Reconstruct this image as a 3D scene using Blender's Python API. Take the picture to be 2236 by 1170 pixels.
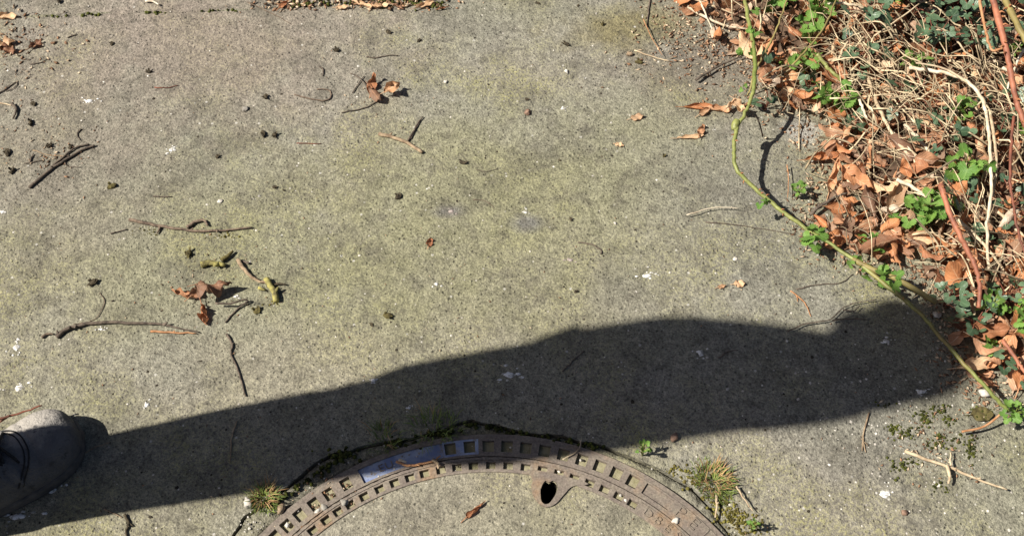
import bpy, bmesh, math, random
from mathutils import Vector, Matrix, noise
for o in list(bpy.data.objects): bpy.data.objects.remove(o)
S = bpy.context.scene
COL = S.collection
R = math.radians
rng = random.Random(11)

# ------------------------------------------------------------------ camera, sky, sun, exposure
CAM_H, PITCH, HFOV = 1.53, R(58), R(46)
cam = bpy.data.cameras.new('camera'); cam.angle = HFOV; cam.sensor_fit = 'HORIZONTAL'
cam.clip_start = 0.05; cam.clip_end = 300
camo = bpy.data.objects.new('camera', cam); COL.objects.link(camo)
camo.location = (0, 0, CAM_H); camo.rotation_euler = (math.pi / 2 - PITCH, 0, 0)
S.camera = camo
SUN_EL = R(47.3)
SHADOW_DIR = R(10)                       # direction in which shadows fall, from +X
w = bpy.data.worlds.new('World'); S.world = w; w.use_nodes = True
nt = w.node_tree; nt.nodes.clear()
sk = nt.nodes.new('ShaderNodeTexSky'); sk.sky_type = 'NISHITA'; sk.sun_disc = False
sk.sun_elevation = SUN_EL; sk.air_density = 0.42; sk.dust_density = 1.4; sk.ozone_density = 0.1
SUN_AZ = SHADOW_DIR + math.pi             # where the sun stands
sk.sun_rotation = math.pi / 2 - SUN_AZ
bg = nt.nodes.new('ShaderNodeBackground'); bg.inputs['Strength'].default_value = 0.05
wo = nt.nodes.new('ShaderNodeOutputWorld')
nt.links.new(sk.outputs[0], bg.inputs[0]); nt.links.new(bg.outputs[0], wo.inputs[0])
sl = bpy.data.lights.new('sun', 'SUN'); sl.energy = 5.0; sl.angle = R(0.6); sl.color = (1.0, 0.945, 0.86)
so = bpy.data.objects.new('sun', sl); COL.objects.link(so)
ld = Vector((math.cos(SHADOW_DIR) * math.cos(SUN_EL), math.sin(SHADOW_DIR) * math.cos(SUN_EL), -math.sin(SUN_EL)))
so.rotation_euler = ld.to_track_quat('-Z', 'Y').to_euler(); so.location = (-3, 0, 5)
S.view_settings.view_transform = 'Standard'; S.view_settings.look = 'None'
S.view_settings.exposure = 0.72; S.view_settings.gamma = 1; S.view_settings.use_curve_mapping = False
S.render.engine = 'CYCLES'

# ------------------------------------------------------------------ helpers
FP = 1118 / math.tan(HFOV / 2)
def P(px, py, h=0.0):
    "ground point (at height h) seen at pixel px,py of the 2236x1170 photograph"
    x = (px - 1118) / FP; y = -(py - 585) / FP
    c, s = math.cos(PITCH), math.sin(PITCH)
    d = Vector((x, c + y * s, -s + y * c))
    t = (h - CAM_H) / d.z
    return Vector((0, 0, CAM_H)) + d * t
def V(*a): return Vector(a)
def smooth(t): t = max(0, min(1, t)); return t * t * (3 - 2 * t)
def fbm(x, y, z=0.0, o=4): return noise.fractal(Vector((x, y, z)), 1.0, 2.0, o)
def tag(o, label=None, cat=None, group=None, kind=None):
    if label: o['label'] = label
    if cat: o['category'] = cat
    if group: o['group'] = group
    if kind: o['kind'] = kind
    return o
class MB:
    def __init__(s): s.v = []; s.f = []; s.m = []; s.uv = {}
    def add(s, vs, fs, mi=0):
        o = len(s.v); s.v += [tuple(p) for p in vs]
        s.f += [tuple(i + o for i in f) for f in fs]; s.m += [mi] * len(fs)
        return o
    def mesh(s, name, mats, off=(0, 0, 0), smooth_=True):
        me = bpy.data.meshes.new(name)
        ox, oy, oz = off
        me.from_pydata([(x - ox, y - oy, z - oz) for x, y, z in s.v], [], s.f)
        for m in (mats if isinstance(mats, (list, tuple)) else [mats]): me.materials.append(m)
        me.polygons.foreach_set('material_index', s.m)
        if smooth_: me.polygons.foreach_set('use_smooth', [True] * len(s.f))
        me.update(); return me
    def build(s, name, mats, loc=None, parent=None, smooth_=True):
        "vertices are in world space; loc becomes the origin (children take their parent's origin)"
        if parent is not None:
            me = s.mesh(name, mats, parent['_o'], smooth_)
        else:
            if loc is None: loc = s.v[0]
            me = s.mesh(name, mats, loc, smooth_)
        o = bpy.data.objects.new(name, me); COL.objects.link(o)
        if parent is not None: o.parent = parent; o['_o'] = list(parent['_o'])
        else: o.location = loc; o['_o'] = list(loc)
        return o
def empty(name, loc):
    o = bpy.data.objects.new(name, None); COL.objects.link(o); o.location = loc
    o.empty_display_size = 0.02; o['_o'] = list(loc); return o
def link_mesh(name, me, loc, rot=(0, 0, 0), sc=1.0, parent=None):
    o = bpy.data.objects.new(name, me); COL.objects.link(o)
    o.location = loc; o.rotation_euler = rot; o.scale = (sc, sc, sc) if not hasattr(sc, '__len__') else sc
    if parent is not None: o.parent = parent
    return o
def catmull(pts, n=6):
    pts = [Vector(p) for p in pts]
    if len(pts) < 3:
        return [pts[0].lerp(pts[-1], i / n) for i in range(n + 1)]
    out = []
    q = [pts[0] * 2 - pts[1]] + pts + [pts[-1] * 2 - pts[-2]]
    for i in range(1, len(q) - 2):
        a, b, c, d = q[i - 1], q[i], q[i + 1], q[i + 2]
        for k in range(n):
            t = k / n
            out.append(0.5 * ((2 * b) + (c - a) * t + (2 * a - 5 * b + 4 * c - d) * t * t + (3 * b - a - 3 * c + d) * t ** 3))
    out.append(pts[-1]); return out
def tube(mb, pts, rad, sides=6, mi=0, flat=1.0):
    n = len(pts); vs = []; fs = []
    up = Vector((0.13, 0.2, 1)).normalized()
    for i, p in enumerate(pts):
        t = (pts[min(i + 1, n - 1)] - pts[max(i - 1, 0)])
        t = t.normalized() if t.length > 1e-9 else Vector((1, 0, 0))
        a = t.cross(up); a = a.normalized() if a.length > 1e-4 else Vector((1, 0, 0))
        b = a.cross(t).normalized()
        r = rad(i / (n - 1)) if callable(rad) else rad
        for k in range(sides):
            th = 2 * math.pi * k / sides
            vs.append(p + a * (math.cos(th) * r) + b * (math.sin(th) * r * flat))
    for i in range(n - 1):
        for k in range(sides):
            k2 = (k + 1) % sides
            fs.append((i * sides + k, i * sides + k2, (i + 1) * sides + k2, (i + 1) * sides + k))
    fs.append(tuple(range(sides - 1, -1, -1))); fs.append(tuple((n - 1) * sides + k for k in range(sides)))
    mb.add(vs, fs, mi)

# ------------------------------------------------------------------ materials
def mat(name):
    m = bpy.data.materials.new(name); m.use_nodes = True
    t = m.node_tree; b = t.nodes['Principled BSDF']
    b.inputs['Roughness'].default_value = 0.85
    b.inputs['Specular IOR Level'].default_value = 0.25
    return m, t, b
def N(t, typ, **kw):
    n = t.nodes.new(typ)
    for k, v in kw.items():
        if k in n.inputs: n.inputs[k].default_value = v
        else: setattr(n, k, v)
    return n
def L(t, a, b): t.links.new(a, b)
def noise_n(t, co, scale, detail=3, rough=0.55):
    n = N(t, 'ShaderNodeTexNoise'); n.inputs['Scale'].default_value = scale
    n.inputs['Detail'].default_value = detail; n.inputs['Roughness'].default_value = rough
    L(t, co, n.inputs['Vector']); return n.outputs['Fac']
def voro(t, co, scale, feature='F1', out='Distance', rnd=1.0):
    n = N(t, 'ShaderNodeTexVoronoi'); n.feature = feature; n.inputs['Scale'].default_value = scale
    n.inputs['Randomness'].default_value = rnd
    L(t, co, n.inputs['Vector']); return n.outputs[out]
def ramp(t, fac, stops):
    n = N(t, 'ShaderNodeValToRGB'); e = n.color_ramp.elements
    while len(e) < len(stops): e.new(0.5)
    for i, (p, c) in enumerate(stops):
        e[i].position = p; e[i].color = (*c, 1) if hasattr(c, '__len__') else (c, c, c, 1)
    L(t, fac, n.inputs['Fac']); return n.outputs['Color']
def mixc(t, fac, a, b, mode='MIX'):
    n = N(t, 'ShaderNodeMix'); n.data_type = 'RGBA'; n.blend_type = mode
    for k, v in ((0, fac), (6, a), (7, b)):
        s = n.inputs[k]
        if hasattr(v, 'node'): L(t, v, s)
        elif hasattr(v, '__len__'): s.default_value = (*v, 1)
        else: s.default_value = v if k == 0 else (v, v, v, 1)
    return n.outputs[2]
def math_n(t, op, a, b=0.0):
    n = N(t, 'ShaderNodeMath'); n.operation = op
    for s, v in ((n.inputs[0], a), (n.inputs[1], b)):
        if hasattr(v, 'node'): L(t, v, s)
        else: s.default_value = v
    return n.outputs[0]
def bump(t, b, h, strength=0.5, dist=0.002, normal=None):
    n = N(t, 'ShaderNodeBump'); n.inputs['Strength'].default_value = strength; n.inputs['Distance'].default_value = dist
    L(t, h, n.inputs['Height'])
    if normal is not None: L(t, normal, n.inputs['Normal'])
    L(t, n.outputs[0], b.inputs['Normal']); return n.outputs[0]
def geo_pos(t): return N(t, 'ShaderNodeNewGeometry').outputs['Position']

STAINS = [((430, 90), .42, .26, (0.232, 0.192, 0.158), .7), ((120, 330), .30, .20, (0.205, 0.178, 0.142), .6), ((1010, 430), .36, .24, (0.222, 0.216, 0.118), .55), ((760, 640), .30, .16, (0.222, 0.214, 0.122), .42), ((620, 830), .26, .12, (0.26, 0.235, 0.175), .6), ((1960, 800), .30, .24, (0.170, 0.162, 0.140), .5), ((1640, 420), .20, .20, (0.18, 0.172, 0.152), .5), ((1560, 130), .22, .14, (0.15, 0.125, 0.105), .65), ((985, 462), .034, .020, (0.165, 0.155, 0.150), .9), ((1152, 485), .034, .020, (0.155, 0.150, 0.142), .8), ((1380, 60), .16, .07, (0.18, 0.155, 0.07), .7), ((1745, 290), .04, .04, (0.36, 0.34, 0.31), .7), ((260, 1000), .10, .03, (0.2, 0.19, 0.165), .5)]
def concrete(name, base, warm, algae=0.6, tint=1.0, rough_amp=1.0, stains=False):
    m, t, b = mat(name); wpos = geo_pos(t)
    rm = N(t, 'ShaderNodeMapping'); rm.inputs['Rotation'].default_value = (0.61, 0.43, 0.37); rm.inputs['Location'].default_value = (0.37, 0.11, 0.53); L(t, wpos, rm.inputs['Vector']); co = rm.outputs[0]   # tilted so the ground never runs along the noise lattice
    big = noise_n(t, co, 3.1, 4); mid = noise_n(t, co, 11, 5, 0.6); fine = noise_n(t, co, 260, 3, 0.7); fine2 = noise_n(t, co, 620, 2, 0.6)
    c = mixc(t, ramp(t, big, [(0.36, 0), (0.62, 1)]), base, warm)
    # yellow green algae in clouds, broken up by the grain
    alg = math_n(t, 'MULTIPLY', ramp(t, noise_n(t, co, 6.3, 5, 0.62), [(0.46, 0), (0.70, 1)]), ramp(t, fine, [(0.40, 0), (0.62, 1)]))
    c = mixc(t, math_n(t, 'MULTIPLY', alg, algae), c, (0.245, 0.232, 0.080))
    alg2 = ramp(t, noise_n(t, co, 2.2, 3), [(0.42, 0), (0.62, 0.55)])
    c = mixc(t, math_n(t, 'MULTIPLY', alg2, algae), c, (0.210, 0.202, 0.112))
    if stains:      # marks with a place of their own: damp soil wash by the bed, pinkish wear, algae, scraped patches
        br_ = math_n(t, 'MULTIPLY', math_n(t, 'SUBTRACT', noise_n(t, co, 17, 5, 0.65), 0.5), 1.5)
        for (pp, rx, ry, col, amt) in STAINS:
            mp_ = N(t, 'ShaderNodeMapping'); mp_.vector_type = 'POINT'; q_ = P(*pp)
            mp_.inputs['Location'].default_value = (-q_.x / rx, -q_.y / ry, 0); mp_.inputs['Scale'].default_value = (1 / rx, 1 / ry, 0)
            L(t, wpos, mp_.inputs['Vector']); ln_ = N(t, 'ShaderNodeVectorMath'); ln_.operation = 'LENGTH'; L(t, mp_.outputs[0], ln_.inputs[0])
            c = mixc(t, math_n(t, 'MULTIPLY', ramp(t, math_n(t, 'ADD', ln_.outputs['Value'], br_), [(0.25, 1), (1.0, 0)]), amt), c, col)
    # dirt clouds
    c = mixc(t, ramp(t, mid, [(0.34, 0.42), (0.50, 0)]), c, (0.095, 0.088, 0.070))
    c = mixc(t, ramp(t, noise_n(t, co, 38, 4, 0.65), [(0.36, 0.45), (0.48, 0), (0.60, 0)]), c, (0.11, 0.10, 0.078))
    c = mixc(t, 1.0, c, ramp(t, noise_n(t, co, 85, 3, 0.6), [(0.32, 0.80), (0.5, 1.0), (0.68, 1.20)]), 'MULTIPLY')
    # sand grain
    c = mixc(t, 1.0, c, ramp(t, fine, [(0.29, 0.50), (0.50, 1.0), (0.72, 1.46)]), 'MULTIPLY')
    c = mixc(t, 1.0, c, ramp(t, fine2, [(0.30, 0.72), (0.5, 1.0), (0.72, 1.35)]), 'MULTIPLY')
    # pores (dirt in pits) and pale aggregate
    v1 = voro(t, co, 118); dens = noise_n(t, co, 24, 3)
    pit = ramp(t, math_n(t, 'ADD', v1, math_n(t, 'MULTIPLY', dens, 0.30)), [(0.255, 1), (0.345, 0)])
    c = mixc(t, math_n(t, 'MULTIPLY', pit, 0.5), c, (0.035, 0.033, 0.026))
    v2 = voro(t, co, 61); v2c = N(t, 'ShaderNodeSeparateColor')
    vv = N(t, 'ShaderNodeTexVoronoi'); vv.inputs['Scale'].default_value = 61; L(t, co, vv.inputs['Vector']); L(t, vv.outputs['Color'], v2c.inputs[0])
    spk = math_n(t, 'MULTIPLY', ramp(t, v2, [(0.09, 1), (0.15, 0)]), ramp(t, v2c.outputs[0], [(0.80, 0), (0.86, 1)]))
    c = mixc(t, math_n(t, 'MULTIPLY', spk, 0.7), c, (0.52, 0.50, 0.45))
    if tint != 1.0: c = mixc(t, 1.0, c, (tint, tint, tint), 'MULTIPLY')
    L(t, c, b.inputs['Base Color'])
    h = math_n(t, 'ADD', math_n(t, 'MULTIPLY', fine, 1.3), math_n(t, 'MULTIPLY', noise_n(t, co, 70, 3), 1.2))
    h = math_n(t, 'SUBTRACT', h, math_n(t, 'MULTIPLY', pit, 0.9))
    bump(t, b, h, 0.75 * rough_amp, 0.0030)
    b.inputs['Roughness'].default_value = 0.95; b.inputs['Specular IOR Level'].default_value = 0.15
    return m
M = {}
M['concrete'] = concrete('weathered_concrete', (0.232, 0.224, 0.176), (0.246, 0.226, 0.184), 0.9, stains=True)
M['infill'] = concrete('cover_concrete', (0.250, 0.234, 0.183), (0.258, 0.230, 0.184), 0.6, 1.0, 0.8)
M['collar'] = concrete('mortar_collar', (0.21, 0.20, 0.158), (0.22, 0.205, 0.15), 0.8, 1.0, 1.1)

def simple(name, col, col2=None, scale=60, rough=0.85, bumpS=0.3, spec=0.25, bscale=None, rand=0.0, island=False, lo=0.38, hi=0.64):
    m, t, b = mat(name); co = geo_pos(t)
    f = noise_n(t, co, scale, 4, 0.6)
    c = mixc(t, ramp(t, f, [(lo, 0), (hi, 1)]), col, col2 or tuple(x * 0.6 for x in col))
    if rand:
        src = N(t, 'ShaderNodeNewGeometry').outputs['Random Per Island'] if island else N(t, 'ShaderNodeObjectInfo').outputs['Random']
        mr = N(t, 'ShaderNodeMapRange'); L(t, src, mr.inputs[0]); mr.inputs[3].default_value = 1 - rand; mr.inputs[4].default_value = 1 + rand
        hs = N(t, 'ShaderNodeHueSaturation'); L(t, mr.outputs[0], hs.inputs['Value']); L(t, c, hs.inputs['Color']); c = hs.outputs[0]
    L(t, c, b.inputs['Base Color']); b.inputs['Roughness'].default_value = rough; b.inputs['Specular IOR Level'].default_value = spec
    if bumpS: bump(t, b, noise_n(t, co, bscale or scale * 3, 4, 0.65), bumpS, 0.0015)
    return m
M['bark'] = simple('dark_bark', (0.155, 0.122, 0.092), (0.06, 0.047, 0.037), 140, 0.9, 0.6)
M['twig'] = simple('brown_bark', (0.21, 0.155, 0.11), (0.08, 0.058, 0.043), 120, 0.9, 0.6)
M['tan'] = simple('tan_bark', (0.36, 0.27, 0.17), (0.18, 0.125, 0.08), 130, 0.85, 0.5)
M['straw'] = simple('dead_straw', (0.58, 0.47, 0.31), (0.33, 0.24, 0.15), 70, 0.75, 0.3)
M['white_straw'] = simple('bleached_straw', (0.70, 0.61, 0.46), (0.42, 0.33, 0.22), 50, 0.7, 0.3)
M['stalks'] = simple('tangled_stalks', (0.52, 0.42, 0.27), (0.18, 0.135, 0.08), 30, 0.8, 0.3, rand=0.6, island=True)
M['redstem'] = simple('red_bramble_bark', (0.38, 0.145, 0.078), (0.20, 0.075, 0.045), 45, 0.6, 0.3, 0.35)
M['darkred'] = simple('dark_red_bark', (0.21, 0.07, 0.04), (0.11, 0.045, 0.03), 60, 0.65, 0.3, 0.3)
M['orange_stem'] = simple('orange_stem_bark', (0.45, 0.24, 0.12), (0.30, 0.14, 0.06), 80, 0.7, 0.3)
M['olive'] = simple('olive_bark', (0.27, 0.22, 0.075), (0.17, 0.13, 0.05), 50, 0.6, 0.3, 0.35)
M['thorn'] = simple('thorn_tip', (0.36, 0.16, 0.07), (0.25, 0.1, 0.05), 60, 0.6, 0.0)
M['lichen'] = simple('lichen_crust', (0.40, 0.36, 0.12), (0.10, 0.085, 0.045), 70, 0.95, 0.9, 0.1)
M['husk'] = simple('dark_husk', (0.085, 0.068, 0.042), (0.030, 0.024, 0.016), 160, 0.9, 0.5, 0.2)
M['husk_olive'] = simple('olive_husk', (0.13, 0.11, 0.04), (0.05, 0.04, 0.018), 160, 0.9, 0.5, 0.2)
M['soil'] = simple('leaf_mould', (0.115, 0.075, 0.05), (0.045, 0.03, 0.02), 55, 0.95, 1.0, 0.1, 120)
M['crumb'] = simple('leaf_crumbs', (0.30, 0.17, 0.095), (0.12, 0.07, 0.045), 200, 0.9, 0.3, 0.2, rand=0.65, island=True)
M['palecrumb'] = simple('pale_crumbs', (0.56, 0.45, 0.31), (0.36, 0.26, 0.17), 200, 0.9, 0.3, 0.2, rand=0.4, island=True)
M['grit'] = simple('grit', (0.50, 0.475, 0.42), (0.34, 0.31, 0.27), 200, 0.9, 0.3, 0.2, rand=0.5, island=True)
M['darkgrit'] = simple('dark_grit', (0.05, 0.042, 0.03), (0.03, 0.025, 0.02), 200, 0.9, 0.3, 0.1)
M['dropping'] = simple('dried_dropping', (0.74, 0.73, 0.70), (0.33, 0.31, 0.26), 240, 0.9, 0.5, 0.2, lo=0.46, hi=0.60)
M['pink_dropping'] = simple('faded_dropping', (0.42, 0.36, 0.33), (0.28, 0.23, 0.2), 190, 0.9, 0.8, 0.2)
M['stone'] = simple('pale_pebble', (0.62, 0.59, 0.52), (0.42, 0.38, 0.32), 90, 0.8, 0.4, 0.3)
M['brownstone'] = simple('brown_pebble', (0.30, 0.19, 0.13), (0.16, 0.1, 0.07), 110, 0.7, 0.3, 0.3)
M['rustlump'] = simple('rust_lump', (0.30, 0.17, 0.09), (0.16, 0.10, 0.06), 110, 0.9, 0.5, 0.2)
M['greystone'] = simple('mortar_lump', (0.33, 0.31, 0.27), (0.2, 0.18, 0.15), 110, 0.9, 0.5, 0.2)
M['moss'] = simple('moss', (0.075, 0.082, 0.018), (0.028, 0.032, 0.010), 70, 0.95, 0.5, 0.1, rand=0.5, island=True)
M['yellowmoss'] = simple('yellow_moss', (0.16, 0.145, 0.035), (0.07, 0.055, 0.02), 70, 0.95, 0.5, 0.1, rand=0.5, island=True)
M['grass'] = simple('grass_blade', (0.20, 0.255, 0.06), (0.125, 0.165, 0.04), 40, 0.6, 0.0, 0.3, rand=0.4, island=True)
M['drygrass'] = simple('dry_blade', (0.40, 0.27, 0.13), (0.27, 0.15, 0.065), 40, 0.75, 0.0, 0.2, rand=0.4, island=True)
M['hole'] = simple('shaft_dark', (0.012, 0.011, 0.010), None, 50, 1.0, 0.0, 0.0)
M['far_soil'] = simple('far_soil', (0.12, 0.10, 0.06), (0.07, 0.08, 0.03), 3, 0.95, 0.3, 0.1)

def leaf_material(name, c1, c2, c3, rough=0.6, rand=0.35, transl=0.25, island=False):
    m, t, b = mat(name)
    uv = N(t, 'ShaderNodeUVMap').outputs[0]
    sp = N(t, 'ShaderNodeSeparateXYZ'); L(t, uv, sp.inputs[0])
    u = math_n(t, 'ABSOLUTE', math_n(t, 'SUBTRACT', sp.outputs[0], 0.5))
    vein = math_n(t, 'FRACT', math_n(t, 'MULTIPLY', math_n(t, 'SUBTRACT', sp.outputs[1], math_n(t, 'MULTIPLY', u, 0.55)), 9.0))
    vl = ramp(t, vein, [(0.0, 1), (0.16, 0), (0.84, 0), (1.0, 1)])
    mid = ramp(t, u, [(0.0, 1), (0.045, 0)])
    co = geo_pos(t)
    info = N(t, 'ShaderNodeNewGeometry').outputs['Random Per Island'] if island else N(t, 'ShaderNodeObjectInfo').outputs['Random']
    gb = (0.27, 0.185, 0.125) if c1[0] > c1[1] else c3
    c = ramp(t, info, [(0.0, c3), (0.16, gb), (0.30, c1), (0.78, c1), (1.0, c2)])
    c = mixc(t, ramp(t, noise_n(t, co, 55, 4, 0.6), [(0.36, 0.0), (0.66, 0.6)]), c, c3)
    c = mixc(t, math_n(t, 'MULTIPLY', vl, 0.22), c, c3)
    c = mixc(t, math_n(t, 'MULTIPLY', mid, 0.5), c, c2)
    L(t, c, b.inputs['Base Color']); b.inputs['Roughness'].default_value = rough; b.inputs['Specular IOR Level'].default_value = 0.3
    h = math_n(t, 'ADD', math_n(t, 'MULTIPLY', vl, -0.5), noise_n(t, co, 160, 3))
    nb = bump(t, b, h, 0.5, 0.0015)
    tr = N(t, 'ShaderNodeBsdfTranslucent'); L(t, c, tr.inputs[0])
    mx = N(t, 'ShaderNodeMixShader'); mx.inputs[0].default_value = transl
    out = t.nodes['Material Output']
    L(t, b.outputs[0], mx.inputs[1]); L(t, tr.outputs[0], mx.inputs[2]); L(t, mx.outputs[0], out.inputs[0])
    return m
M['dryleaf'] = leaf_material('dry_leaf', (0.60, 0.265, 0.112), (0.74, 0.47, 0.27), (0.36, 0.135, 0.06), 0.55)
M['dryleaf_i'] = leaf_material('dry_leaf_bits', (0.56, 0.30, 0.165), (0.78, 0.66, 0.50), (0.20, 0.09, 0.05), 0.7, island=True)
M['paleleaf'] = leaf_material('pale_dry_leaf', (0.76, 0.53, 0.32), (0.82, 0.64, 0.44), (0.55, 0.31, 0.16), 0.55)
M['rustleaf'] = leaf_material('rust_dry_leaf', (0.46, 0.20, 0.095), (0.60, 0.33, 0.18), (0.22, 0.09, 0.045), 0.6)
M['green'] = leaf_material('fresh_leaf', (0.19, 0.33, 0.065), (0.27, 0.42, 0.11), (0.12, 0.24, 0.045), 0.5, transl=0.3)
M['ivy'] = leaf_material('ivy_leaf', (0.095, 0.160, 0.080), (0.15, 0.225, 0.12), (0.045, 0.085, 0.042), 0.42, transl=0.08)
def set_spec(m, v): m.node_tree.nodes['Principled BSDF'].inputs['Specular IOR Level'].default_value = v
set_spec(M['ivy'], 0.6)

def iron(name, c1, c2, rust):
    m, t, b = mat(name); co = geo_pos(t)
    c = mixc(t, ramp(t, noise_n(t, co, 26, 5, 0.65), [(0.40, 0), (0.62, 1)]), c1, c2)
    c = mixc(t, ramp(t, noise_n(t, co, 13, 4, 0.6), [(0.53, 0), (0.70, 0.8)]), c, rust)
    c = mixc(t, ramp(t, noise_n(t, co, 75, 4, 0.7), [(0.46, 0), (0.68, 0.65)]), c, (0.21, 0.185, 0.14))
    c = mixc(t, 1.0, c, ramp(t, noise_n(t, co, 330, 3), [(0.3, 0.7), (0.7, 1.3)]), 'MULTIPLY')
    L(t, c, b.inputs['Base Color']); b.inputs['Roughness'].default_value = 0.72; b.inputs['Specular IOR Level'].default_value = 0.35
    bump(t, b, noise_n(t, co, 240, 4, 0.6), 0.5, 0.0014); return m
M['iron'] = iron('weathered_iron', (0.150, 0.122, 0.100), (0.205, 0.170, 0.135), (0.25, 0.15, 0.075))
M['pocket_dirt'] = simple('pocket_dirt', (0.29, 0.265, 0.175), (0.19, 0.175, 0.10), 90, 0.95, 0.7, 0.1, 300)
m, t, b = mat('worn_blue_paint'); co = geo_pos(t)
c = mixc(t, ramp(t, noise_n(t, co, 45, 5, 0.65), [(0.40, 0), (0.60, 1)]), (0.16, 0.20, 0.34), (0.33, 0.38, 0.48))
c = mixc(t, ramp(t, noise_n(t, co, 90, 4, 0.7), [(0.54, 0), (0.66, 0.9)]), c, (0.19, 0.165, 0.14))
L(t, c, b.inputs['Base Color']); b.inputs['Roughness'].default_value = 0.45; bump(t, b, noise_n(t, co, 200, 3), 0.3, 0.001)
M['bluepaint'] = m
m, t, b = mat('green_bramble_skin'); co = geo_pos(t)
c = mixc(t, ramp(t, noise_n(t, co, 13, 4), [(0.38, 0), (0.62, 1)]), (0.135, 0.165, 0.036), (0.225, 0.235, 0.072))
c = mixc(t, ramp(t, noise_n(t, co, 9, 3), [(0.60, 0), (0.72, 0.65)]), c, (0.24, 0.11, 0.05))
c = mixc(t, 1.0, c, ramp(t, noise_n(t, co, 160, 3), [(0.3, 0.75), (0.7, 1.25)]), 'MULTIPLY')
L(t, c, b.inputs['Base Color']); b.inputs['Roughness'].default_value = 0.5; b.inputs['Specular IOR Level'].default_value = 0.4
bump(t, b, noise_n(t, co, 110, 4), 0.35, 0.0015); M['bramble'] = m
m, t, b = mat('dusty_leather'); co = geo_pos(t)
c = mixc(t, ramp(t, noise_n(t, co, 14, 5, 0.6), [(0.36, 0), (0.60, 1)]), (0.034, 0.037, 0.042), (0.085, 0.086, 0.090))
c = mixc(t, ramp(t, noise_n(t, co, 50, 5, 0.7), [(0.55, 0), (0.70, 0.6)]), c, (0.05, 0.05, 0.052))
gn = N(t, 'ShaderNodeNewGeometry'); sx = N(t, 'ShaderNodeSeparateXYZ'); L(t, gn.outputs['Normal'], sx.inputs[0])
dust = math_n(t, 'MULTIPLY', ramp(t, sx.outputs[2], [(0.25, 0), (0.8, 1)]), ramp(t, noise_n(t, co, 22, 5, 0.65), [(0.34, 0.15), (0.62, 1)]))
c = mixc(t, math_n(t, 'MULTIPLY', dust, 0.22), c, (0.24, 0.235, 0.225))
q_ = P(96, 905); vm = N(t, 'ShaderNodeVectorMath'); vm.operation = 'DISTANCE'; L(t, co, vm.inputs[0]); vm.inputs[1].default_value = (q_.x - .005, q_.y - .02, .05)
lit_toe = ramp(t, math_n(t, 'ADD', vm.outputs['Value'], math_n(t, 'MULTIPLY', math_n(t, 'SUBTRACT', noise_n(t, co, 40, 5, .65), .5), .05)), [(0.030, 1), (0.062, 0)])  # sunlit patch on the toe, painted into the leather colour
c = mixc(t, math_n(t, 'MULTIPLY', lit_toe, 0.85), c, (0.42, 0.385, 0.335))
c = mixc(t, ramp(t, noise_n(t, co, 75, 4, 0.6), [(0.60, 0), (0.68, 0.8)]), c, (0.04, 0.04, 0.042))
L(t, c, b.inputs['Base Color']); b.inputs['Roughness'].default_value = 0.75
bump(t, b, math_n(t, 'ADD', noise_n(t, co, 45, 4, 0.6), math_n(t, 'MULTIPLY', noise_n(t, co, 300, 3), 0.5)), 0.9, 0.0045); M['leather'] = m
M['sole'] = simple('rubber_sole', (0.045, 0.045, 0.046), (0.09, 0.085, 0.078), 60, 0.85, 0.4)
M['lace'] = simple('black_lace', (0.016, 0.016, 0.017), (0.03, 0.03, 0.03), 300, 0.9, 0.5)
M['trousers'] = simple('black_denim', (0.022, 0.023, 0.027), (0.035, 0.036, 0.04), 500, 0.9, 0.4)
M['jacket'] = simple('dark_jacket', (0.035, 0.04, 0.055), (0.05, 0.055, 0.07), 300, 0.8, 0.3)
M['skin'] = simple('skin', (0.50, 0.31, 0.22), (0.44, 0.26, 0.18), 40, 0.55, 0.1)
M['hair'] = simple('brown_hair', (0.07, 0.04, 0.022), (0.035, 0.02, 0.012), 200, 0.6, 0.6)
M['eye'] = simple('eye_white', (0.7, 0.68, 0.65), (0.65, 0.62, 0.6), 40, 0.3, 0.0)

# ------------------------------------------------------------------ setting: ground, pavement slabs
C = P(1072, 1171); C = Vector((-0.0273, 0.2918, 0))          # centre of the manhole
R_OUT, R_SEAM, R_IN = 0.394, 0.3590, 0.3385
def circ(r, n=120, c=C): return [c + Vector((r * math.cos(2 * math.pi * k / n), r * math.sin(2 * math.pi * k / n), 0)) for k in range(n)]
def pang(px, py): q = P(px, py) - C; return math.atan2(q.y, q.x)
def fill_ring(outer, inner, z=0.0):
    bm = bmesh.new(); ed = []
    for lp in (outer, inner):
        if not lp: continue
        vs = [bm.verts.new((p.x, p.y, z)) for p in lp]
        ed += [bm.edges.new((vs[i], vs[(i + 1) % len(vs)])) for i in range(len(vs))]
    bmesh.ops.triangle_fill(bm, use_beauty=True, use_dissolve=False, edges=ed, normal=(0, 0, 1))
    for f in bm.faces:
        if f.normal.z < 0: f.normal_flip()
    return bm
def bm_obj(bm, name, mats, parent=None, loc=(0, 0, 0), smooth_=False):
    me = bpy.data.meshes.new(name); bm.to_mesh(me); bm.free()
    for m_ in (mats if isinstance(mats, list) else [mats]): me.materials.append(m_)
    if smooth_: me.polygons.foreach_set('use_smooth', [True] * len(me.polygons))
    o = bpy.data.objects.new(name, me); COL.objects.link(o); o.location = loc; o['_o'] = list(loc)
    if parent is not None: o.parent = parent; o['_o'] = list(parent['_o'])
    return o
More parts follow.
